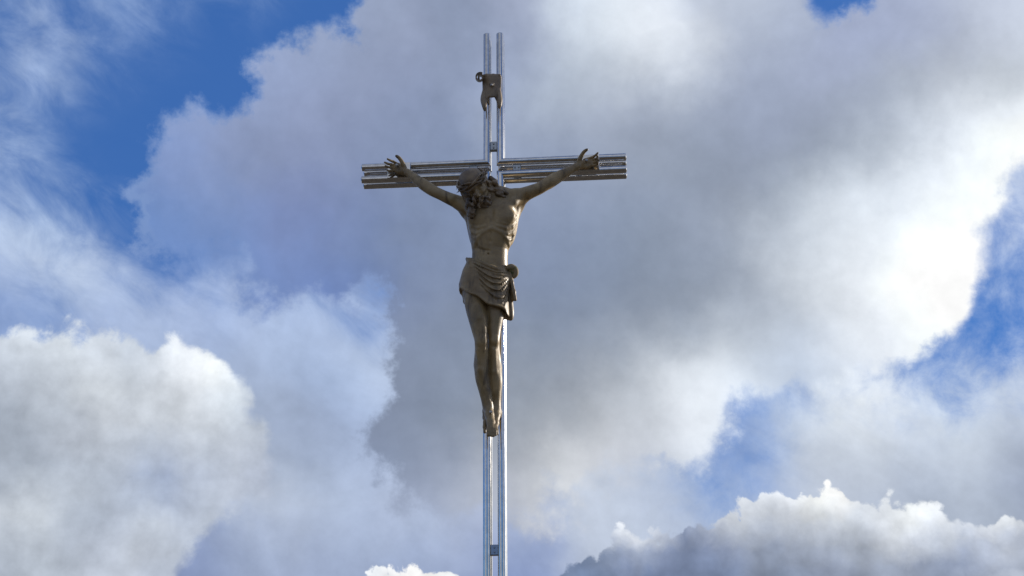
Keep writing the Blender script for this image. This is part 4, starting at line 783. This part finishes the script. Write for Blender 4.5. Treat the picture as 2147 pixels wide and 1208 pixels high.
C_.d[sl] = np.maximum(q, np.maximum(lo - Z, Z - hi)).astype(np.float32)
# raised fold ridges and the furrows between them, from the left hip sagging round to the knot
ridges = [[(-0.1415, -0.2139, -0.6869, 0.009), (-0.1001, -0.2521, -0.7074, 0.01), (-0.0586, -0.2669, -0.7274, 0.01), (-0.0125, -0.2718, -0.7527, 0.01), (0.0377, -0.2611, -0.7717, 0.009), (0.1005, -0.1926, -0.7710, 0.007)],
          [(-0.1177, -0.2476, -0.7141, 0.006), (-0.0694, -0.2724, -0.7508, 0.007), (-0.0235, -0.2765, -0.7817, 0.007), (0.0269, -0.2686, -0.8018, 0.007), (0.0701, -0.2425, -0.8021, 0.007), (0.1062, -0.1939, -0.7809, 0.006)],
          [(-0.0986, -0.2662, -0.7440, 0.005), (-0.0632, -0.2768, -0.7834, 0.006), (-0.0231, -0.2800, -0.8167, 0.007), (0.0216, -0.2730, -0.8369, 0.007), (0.0701, -0.2437, -0.8301, 0.007), (0.1062, -0.1940, -0.7871, 0.006)],
          [(-0.0806, -0.2742, -0.7755, 0.005), (-0.0485, -0.2815, -0.8224, 0.006), (-0.0117, -0.2813, -0.8571, 0.007), (0.0298, -0.2711, -0.8729, 0.008), (0.0727, -0.2419, -0.8569, 0.007), (0.1062, -0.1942, -0.7933, 0.006)],
          [(-0.0713, -0.2804, -0.8180, 0.005), (-0.0426, -0.2836, -0.8630, 0.006), (-0.0060, -0.2816, -0.8999, 0.007), (0.0380, -0.2688, -0.9146, 0.008), (0.0778, -0.2368, -0.8855, 0.007), (0.1061, -0.1944, -0.8026, 0.006)],
          [(-0.0596, -0.2835, -0.8623, 0.005), (-0.0312, -0.2843, -0.9060, 0.006), (0.0050, -0.2796, -0.9418, 0.006), (0.0487, -0.2635, -0.9552, 0.007), (0.0803, -0.2349, -0.9242, 0.006), (0.1032, -0.1949, -0.8211, 0.006)],
          [(0.0776, -0.2416, -1.0081, 0.005), (0.0903, -0.2200, -0.9522, 0.006), (0.1001, -0.1955, -0.8763, 0.006), (0.1090, -0.1947, -0.8120, 0.005)],
          [(0.0646, -0.2530, -0.9819, 0.004), (0.0803, -0.2359, -0.9458, 0.005), (0.0926, -0.2100, -0.8877, 0.005)]]
for r_ in ridges: C_.chain(r_, 0.008)
furrows = [[(-0.0986, -0.2661, -0.7348, 0.003), (-0.0517, -0.2783, -0.7661, 0.004), (-0.0062, -0.2785, -0.7893, 0.005), (0.0436, -0.2643, -0.8007, 0.004), (0.0908, -0.2151, -0.7858, 0.003)],
           [(-0.0862, -0.2752, -0.7665, 0.003), (-0.0513, -0.2822, -0.8013, 0.005), (-0.0059, -0.2826, -0.8336, 0.006), (0.0437, -0.2666, -0.8413, 0.005), (0.0907, -0.2156, -0.8044, 0.003)],
           [(-0.0684, -0.2818, -0.8035, 0.003), (-0.0339, -0.2859, -0.8460, 0.005), (0.0053, -0.2817, -0.8731, 0.006), (0.0490, -0.2646, -0.8741, 0.005), (0.0857, -0.2265, -0.8391, 0.003)],
           [(-0.0622, -0.2861, -0.8481, 0.003), (-0.0282, -0.2867, -0.8890, 0.005), (0.0109, -0.2816, -0.9156, 0.006), (0.0544, -0.2624, -0.9127, 0.005), (0.0906, -0.2170, -0.8539, 0.003)],
           [(-0.0479, -0.2873, -0.8884, 0.003), (-0.0197, -0.2867, -0.9255, 0.004), (0.0108, -0.2811, -0.9546, 0.005), (0.0326, -0.2741, -0.9767, 0.003)],
           [(0.0727, -0.2484, -0.9684, 0.003), (0.0880, -0.2247, -0.9115, 0.004), (0.0976, -0.1984, -0.8529, 0.004)]]
for r_ in furrows: C_.chain(r_, 0.005, 'cut')
# rolled hem
C_.chain([(-0.1748, -0.2409, -0.8747, 0.006), (-0.1255, -0.2745, -0.9199, 0.006), (-0.0849, -0.2838, -0.9385, 0.006), (-0.0480, -0.2852, -0.9660, 0.006), (-0.0116, -0.2829, -0.9965, 0.006), (0.0379, -0.2709, -1.0072, 0.006), (0.0726, -0.2489, -1.0152, 0.006), (0.0854, -0.2348, -1.0298, 0.006)], 0.006)
C_.chain([(-0.1501, -0.1884, -0.6698, 0.009), (-0.1299, -0.2407, -0.7139, 0.009), (-0.1220, -0.2602, -0.7530, 0.006)], 0.010)
# back flap under the left hip
C_.chain([(-0.1737, -0.1500, -0.8238, 0.018), (-0.1690, -0.1500, -0.8762, 0.017), (-0.1616, -0.1500, -0.9286, 0.013), (-0.1528, -0.1500, -0.9594, 0.008)], 0.012)
cloth = C_.obj('loincloth', M_CLOTH, fig)
del C_
# ---- knot and hanging tails
K_ = Field((0.02, -0.32, -1.12), (0.26, -0.02, -0.52), 0.0034)
K_.ell((0.1192, -0.1750, -0.7553), (0.025, 0.030, 0.029), 0.008)
K_.chain([(0.0959, -0.2050, -0.7450, 0.013), (0.1184, -0.2000, -0.7377, 0.016), (0.1405, -0.1900, -0.7499, 0.015), (0.1442, -0.1850, -0.7757, 0.013), (0.1308, -0.1800, -0.7947, 0.01)], 0.008)
knot = K_.obj('knot', M_MOSS, cloth)
del K_
K_ = Field((0.0, -0.32, -1.16), (0.26, -0.02, -0.52), 0.0034)
K_.chain([(0.1088, -0.1900, -0.7764, 0.012), (0.1203, -0.1950, -0.8341, 0.011), (0.1316, -0.2000, -0.8975, 0.012), (0.1398, -0.2000, -0.9464, 0.011)], 0.010)
K_.chain([(0.1101, -0.1700, -0.7746, 0.012), (0.1159, -0.1750, -0.8260, 0.012), (0.1216, -0.1800, -0.8894, 0.013), (0.1241, -0.1800, -0.9382, 0.012)], 0.012)
K_.chain([(0.1143, -0.1500, -0.7729, 0.012), (0.1027, -0.1550, -0.8575, 0.018), (0.0993, -0.1550, -0.9490, 0.022), (0.1032, -0.1550, -1.0099, 0.022), (0.1086, -0.1550, -1.0494, 0.013)], 0.012)
K_.chain([(0.0923, -0.1650, -0.8150, 0.012), (0.0832, -0.1650, -0.9066, 0.014), (0.0852, -0.1600, -0.9960, 0.014), (0.0990, -0.1580, -1.0380, 0.012)], 0.012)
K_.chain([(0.1274, -0.2120, -0.8196, 0.004), (0.1360, -0.2200, -0.8993, 0.004), (0.1413, -0.2220, -0.9608, 0.003)], 0.006, 'cut')
K_.chain([(0.1022, -0.1850, -0.8539, 0.005), (0.0992, -0.1900, -0.9471, 0.005), (0.1067, -0.1850, -1.0513, 0.004)], 0.006, 'cut')
tails = K_.obj('cloth_tail', M_CLOTH, cloth)
del K_

# ---- hair, beard
A_ = Field((-0.36, -0.50, -0.46), (0.20, -0.10, 0.06), 0.0034)
A_.ell(hp(0, -0.012, 0.036), (0.081, 0.100, 0.082), 0.01, HR)
A_.ell(hp(0, 0.075, -0.030), (0.052, 0.070, 0.062), 0.02, HR, 'cut')     # open at the face
def lock(p0, p1, r0, r1, n=7, wob=0.008, sag=(0, 0, 0), k=0.004):
    p0 = np.array(p0[:3]); p1 = np.array(p1[:3]); ph = random.uniform(0, 6.28); fr = random.uniform(1.2, 2.4); pts_ = []
    e_ = p1 - p0; u_ = np.cross(e_, (0, 1, 0)); u_ /= np.linalg.norm(u_) + 1e-9; v_ = np.cross(e_, u_); v_ /= np.linalg.norm(v_) + 1e-9
    for i in range(n + 1):
        t = i/n; s_ = math.sin(ph + fr*6.28*t)*wob; c_ = math.cos(ph + fr*6.28*t)*wob
        pts_.append((*(p0 + e_*t + u_*s_ + v_*c_*0.7 + np.array(sag)*4*t*(1 - t)), r0 + (r1 - r0)*t))
    A_.chain(pts_, k)
# strands running round the skull below the crown of thorns
for sd in (-1, 1):
    for i in range(9):
        a0 = 0.15 + 0.30*i
        f0, s0 = 0.085*math.cos(a0), 0.078*math.sin(a0)*sd
        lock(hp(s0, f0 - 0.01, 0.050), hp(s0*1.10 + sd*0.012, f0*0.55 - 0.035, -0.055 - 0.008*i), 0.010, 0.008, 6, 0.006)
# long lock hanging on the left of the face
for (a, b, r0, r1, n_, wb) in (((-0.1455, -0.3300, -0.2769), (-0.1189, -0.3300, -0.4106), 0.014, 0.010, 7, 0.008), ((-0.1293, -0.3450, -0.2973), (-0.1044, -0.3300, -0.4363), 0.012, 0.009, 7, 0.009),
        ((-0.1220, -0.3300, -0.3633), (-0.1150, -0.3100, -0.4801), 0.011, 0.007, 8, 0.008), ((-0.1070, -0.3350, -0.3820), (-0.1007, -0.3100, -0.4588), 0.011, 0.006, 6, 0.008),
        ((-0.1583, -0.3200, -0.2525), (-0.1288, -0.3200, -0.3553), 0.014, 0.010, 6, 0.006), ((-0.0417, -0.3850, -0.3513), (-0.0623, -0.3500, -0.4096), 0.009, 0.006, 5, 0.006), ((-0.0824, -0.3800, -0.3347), (-0.0968, -0.3500, -0.3956), 0.010, 0.006, 6, 0.007), ((-0.0988, -0.3300, -0.4115), (-0.1183, -0.3050, -0.4872), 0.009, 0.006, 6, 0.007),
        ((-0.1416, -0.3100, -0.3216), (-0.1277, -0.3000, -0.4344), 0.010, 0.008, 7, 0.007), ((-0.1838, -0.3000, -0.2419), (-0.1486, -0.3000, -0.3071), 0.014, 0.012, 5, 0.005),
        ((0.0079, -0.3000, -0.1863), (0.0499, -0.2500, -0.2412), 0.014, 0.011, 6, 0.006), ((0.0195, -0.3000, -0.2188), (0.0731, -0.2500, -0.2678), 0.013, 0.009, 6, 0.007),
        ((0.0342, -0.2700, -0.2372), (0.0951, -0.2350, -0.2617), 0.012, 0.008, 6, 0.007), ((0.0449, -0.2600, -0.2521), (0.1059, -0.2250, -0.2703), 0.011, 0.007, 6, 0.006),
        ((0.0515, -0.2700, -0.2699), (0.0846, -0.2500, -0.3002), 0.010, 0.006, 5, 0.007), ((0.0234, -0.2800, -0.2542), (0.0622, -0.2600, -0.2975), 0.010, 0.006, 5, 0.007)):
    lock(a, b, r0, r1, n_, wb)
# beard
A_.ell(hp(0, 0.052, -0.092), (0.044, 0.034, 0.032), 0.012, HR)
for i in range(17):
    a0 = -1.35 + 2.7*i/16
    p0 = hp(0.054*math.sin(a0), 0.030 + 0.048*math.cos(a0), -0.070 - 0.012*math.cos(a0))
    p1 = hp(0.036*math.sin(a0), 0.028 + 0.042*math.cos(a0) - 0.004, -0.132 - 0.020*math.cos(a0))
    lock(p0, p1, 0.0105, 0.0065, 5, 0.005)
for sd in (-1, 1):
    A_.chain([(*hp(0, 0.094, -0.048), 0.006), (*hp(sd*0.020, 0.090, -0.052), 0.007), (*hp(sd*0.038, 0.072, -0.072), 0.007)], 0.004)
# fine grooves of the combed hair over the skull cap
hair = A_.obj('hair', M_HAIR, fig)
del A_

# ---- crown of thorns: twisted stems and spikes
cb = MB(); CU = 0.052
def ring(ph, rs, rf, du, tilt=0.0):
    pts_ = []
    for i in range(61):
        a = 2*math.pi*i/60; wv_ = 0.007*math.sin(5*a + ph); wr = 1 + 0.05*math.sin(7*a + ph*1.7)
        pts_.append((*hp(rs*wr*math.cos(a), rf*wr*math.sin(a) - 0.012, CU + du + wv_ + tilt*math.sin(a)), 0.0072 + 0.0012*math.sin(9*a + ph)))
    return pts_
rs_ = [ring(0.0, 0.089, 0.108, 0.0, -0.010), ring(2.1, 0.091, 0.110, -0.008, 0.004), ring(4.2, 0.088, 0.107, 0.010, -0.004), ring(1.2, 0.092, 0.110, -0.018, -0.012)]
for r_ in rs_: cb.tube(r_, 8, cap=False)
for i in range(46):
    r_ = random.choice(rs_); p0 = np.array(random.choice(r_)[:3]); d_ = p0 - np.array(hp(0, -0.012, CU)); d_ /= np.linalg.norm(d_)
    d_ = d_ + np.array([random.uniform(-0.7, 0.7) for _ in range(3)]); d_ /= np.linalg.norm(d_); l_ = random.uniform(0.018, 0.034)
    cb.tube([(*p0, 0.0036), (*(p0 + d_*l_*0.5), 0.0024), (*(p0 + d_*l_), 0.0005)], 5)
cb.obj('crown_of_thorns', M_HAIR, fig)

# ---- nails
def nail(p_, d_, r=0.009, ln=0.05):
    d_ = np.array(d_, float); d_ /= np.linalg.norm(d_); p_ = np.array(p_)
    b = MB(); t = [(0, 0.4*r), (ln - 0.007, 0.4*r)]
    b.tube([(*(p_ - d_*ln), 0.35*r), (*(p_ - d_*0.004), 0.45*r)], 8)
    b.tube([(*(p_ - d_*0.004), r*0.9), (*(p_ - d_*0.001), r), (*(p_ + d_*0.004), r), (*(p_ + d_*0.007), r*0.55)], 8)
    b.obj('nail', M_NAIL, fig)
nail((-0.5971, -0.1520, -0.0024), (-0.1, -1, -0.1), 0.0095, 0.06)
nail((0.5848, -0.1500, -0.0219), (0.1, -1, -0.1), 0.0095, 0.06)
nail((-0.0046, -0.2150, -1.6402), (0, -1, 0.2), 0.0100, 0.06)

# ------------------------------------------------------------------ bronze scroll nailed near the top of the post
scr = empty('scroll', (CROSS_X, CROSS_Y, CROSS_Z), CROSS_YAW)
tag(scr, 'small dark bronze scroll with a curled corner and forked lower end nailed above the statue', 'scroll')
def grid_sheet(name, fn, nu, nv, th, mat, parent):
    V = []; nrm = []
    Pm = np.array([[fn(i/nu, j/nv) for i in range(nu + 1)] for j in range(nv + 1)], float)
    gu = np.gradient(Pm, axis=1); gv = np.gradient(Pm, axis=0); n_ = np.cross(gu, gv); n_ /= np.linalg.norm(n_, axis=2)[..., None] + 1e-9
    A = (Pm + n_*th/2).reshape(-1, 3); B = (Pm - n_*th/2).reshape(-1, 3); k = len(A); W_ = nu + 1; f = []
    for j in range(nv):
        for i in range(nu):
            a = j*W_ + i; f += [(a, a + 1, a + W_ + 1, a + W_), (k + a, k + a + W_, k + a + W_ + 1, k + a + 1)]
    for i in range(nu): f += [(i, k + i, k + i + 1, i + 1), (nv*W_ + i, nv*W_ + i + 1, k + nv*W_ + i + 1, k + nv*W_ + i)]
    for j in range(nv):
        a = j*W_; c = a + nu; f += [(a, a + W_, k + a + W_, k + a), (c, k + c, k + c + W_, c + W_)]
    return mesh_obj(name, np.concatenate([A, B]), f, mat, parent, True, 40)
S_ = Field((-0.16, -0.20, 0.36), (0.10, -0.04, 0.74), 0.003)
sx0, sx1 = (-0.0624, -0.0900, 0.6021)[0], (0.0480, -0.0900, 0.5965)[0]
zt, zb = (-0.0101, -0.0900, 0.6413)[2], (-0.0104, -0.0900, 0.4852)[2]
xm = (sx0 + sx1)/2
for i in range(15):
    x = sx0 + (sx1 - sx0)*i/14; bow = -0.020*math.sin(math.pi*i/14)
    lo_z = zb - 0.004 + 0.012*abs(i - 7)/7
    S_.cone((x, -0.082 + bow, zt - 0.010), (x*0.93 + xm*0.07, -0.078 + bow, lo_z), 0.0075, 0.0075, 0.004)
# forked lower end
S_.chain([(-0.0537, -0.0840, 0.5356, 0.011), (-0.0589, -0.0940, 0.4854, 0.015), (-0.0575, -0.1080, 0.4466, 0.016), (-0.0521, -0.1160, 0.4077, 0.012), (-0.0495, -0.1120, 0.3756, 0.005)], 0.010)
S_.chain([(-0.0384, -0.0840, 0.5141, 0.012), (-0.0411, -0.0880, 0.4775, 0.011), (-0.0455, -0.0900, 0.4353, 0.008)], 0.010)
S_.chain([(0.0381, -0.0840, 0.5310, 0.011), (0.0419, -0.0940, 0.4804, 0.014), (0.0445, -0.1080, 0.4416, 0.014), (0.0450, -0.1160, 0.4098, 0.01), (0.0431, -0.1120, 0.3916, 0.005)], 0.010)
S_.chain([(0.0228, -0.0840, 0.5110, 0.012), (0.0261, -0.0880, 0.4741, 0.01), (0.0322, -0.0900, 0.4383, 0.007)], 0.010)
S_.chain([(-0.0714, -0.0920, 0.6398, 0.007), (-0.0405, -0.0940, 0.6423, 0.008), (0.0025, -0.0940, 0.6401, 0.008), (0.0451, -0.0900, 0.6402, 0.007)], 0.008)
S_.cone((-0.0136, -0.1200, 0.5618), (0.0047, -0.1200, 0.5609), 0.006, 0.006, 0.02)
plate_o = S_.obj('sheet', M_SCROLL, scr)
cc = np.array((-0.0805, -0.1150, 0.6132)); ax_ = np.array([0.10, -0.93, -0.35]); ax_ /= np.linalg.norm(ax_)
e1 = np.array([1.0, 0, 0]); e1 -= ax_*(e1 @ ax_); e1 /= np.linalg.norm(e1); e2 = np.cross(ax_, e1); e2 = e2 if e2[2] > 0 else -e2
def spiral(u, v):
    t = u*2.0*math.pi*1.55; r = 0.0070 + 0.0225*(1 - u)
    return cc + e1*r*math.cos(math.pi*0.32 + t) + e2*r*math.sin(math.pi*0.32 + t) + ax_*(v - 0.5)*0.062
grid_sheet('curl', spiral, 60, 4, 0.0085, M_SCROLL, scr)
b = MB(); p_ = np.array((-0.0040, -0.1250, 0.5516)); b.tube([(p_[0], -0.07, p_[2], 0.004), (p_[0], p_[1] + 0.004, p_[2], 0.004)], 8)
b.tube([(p_[0], p_[1] + 0.004, p_[2], 0.009), (p_[0], p_[1], p_[2], 0.010), (p_[0], p_[1] - 0.006, p_[2], 0.006)], 10)
b.obj('nail', M_NAIL, scr)
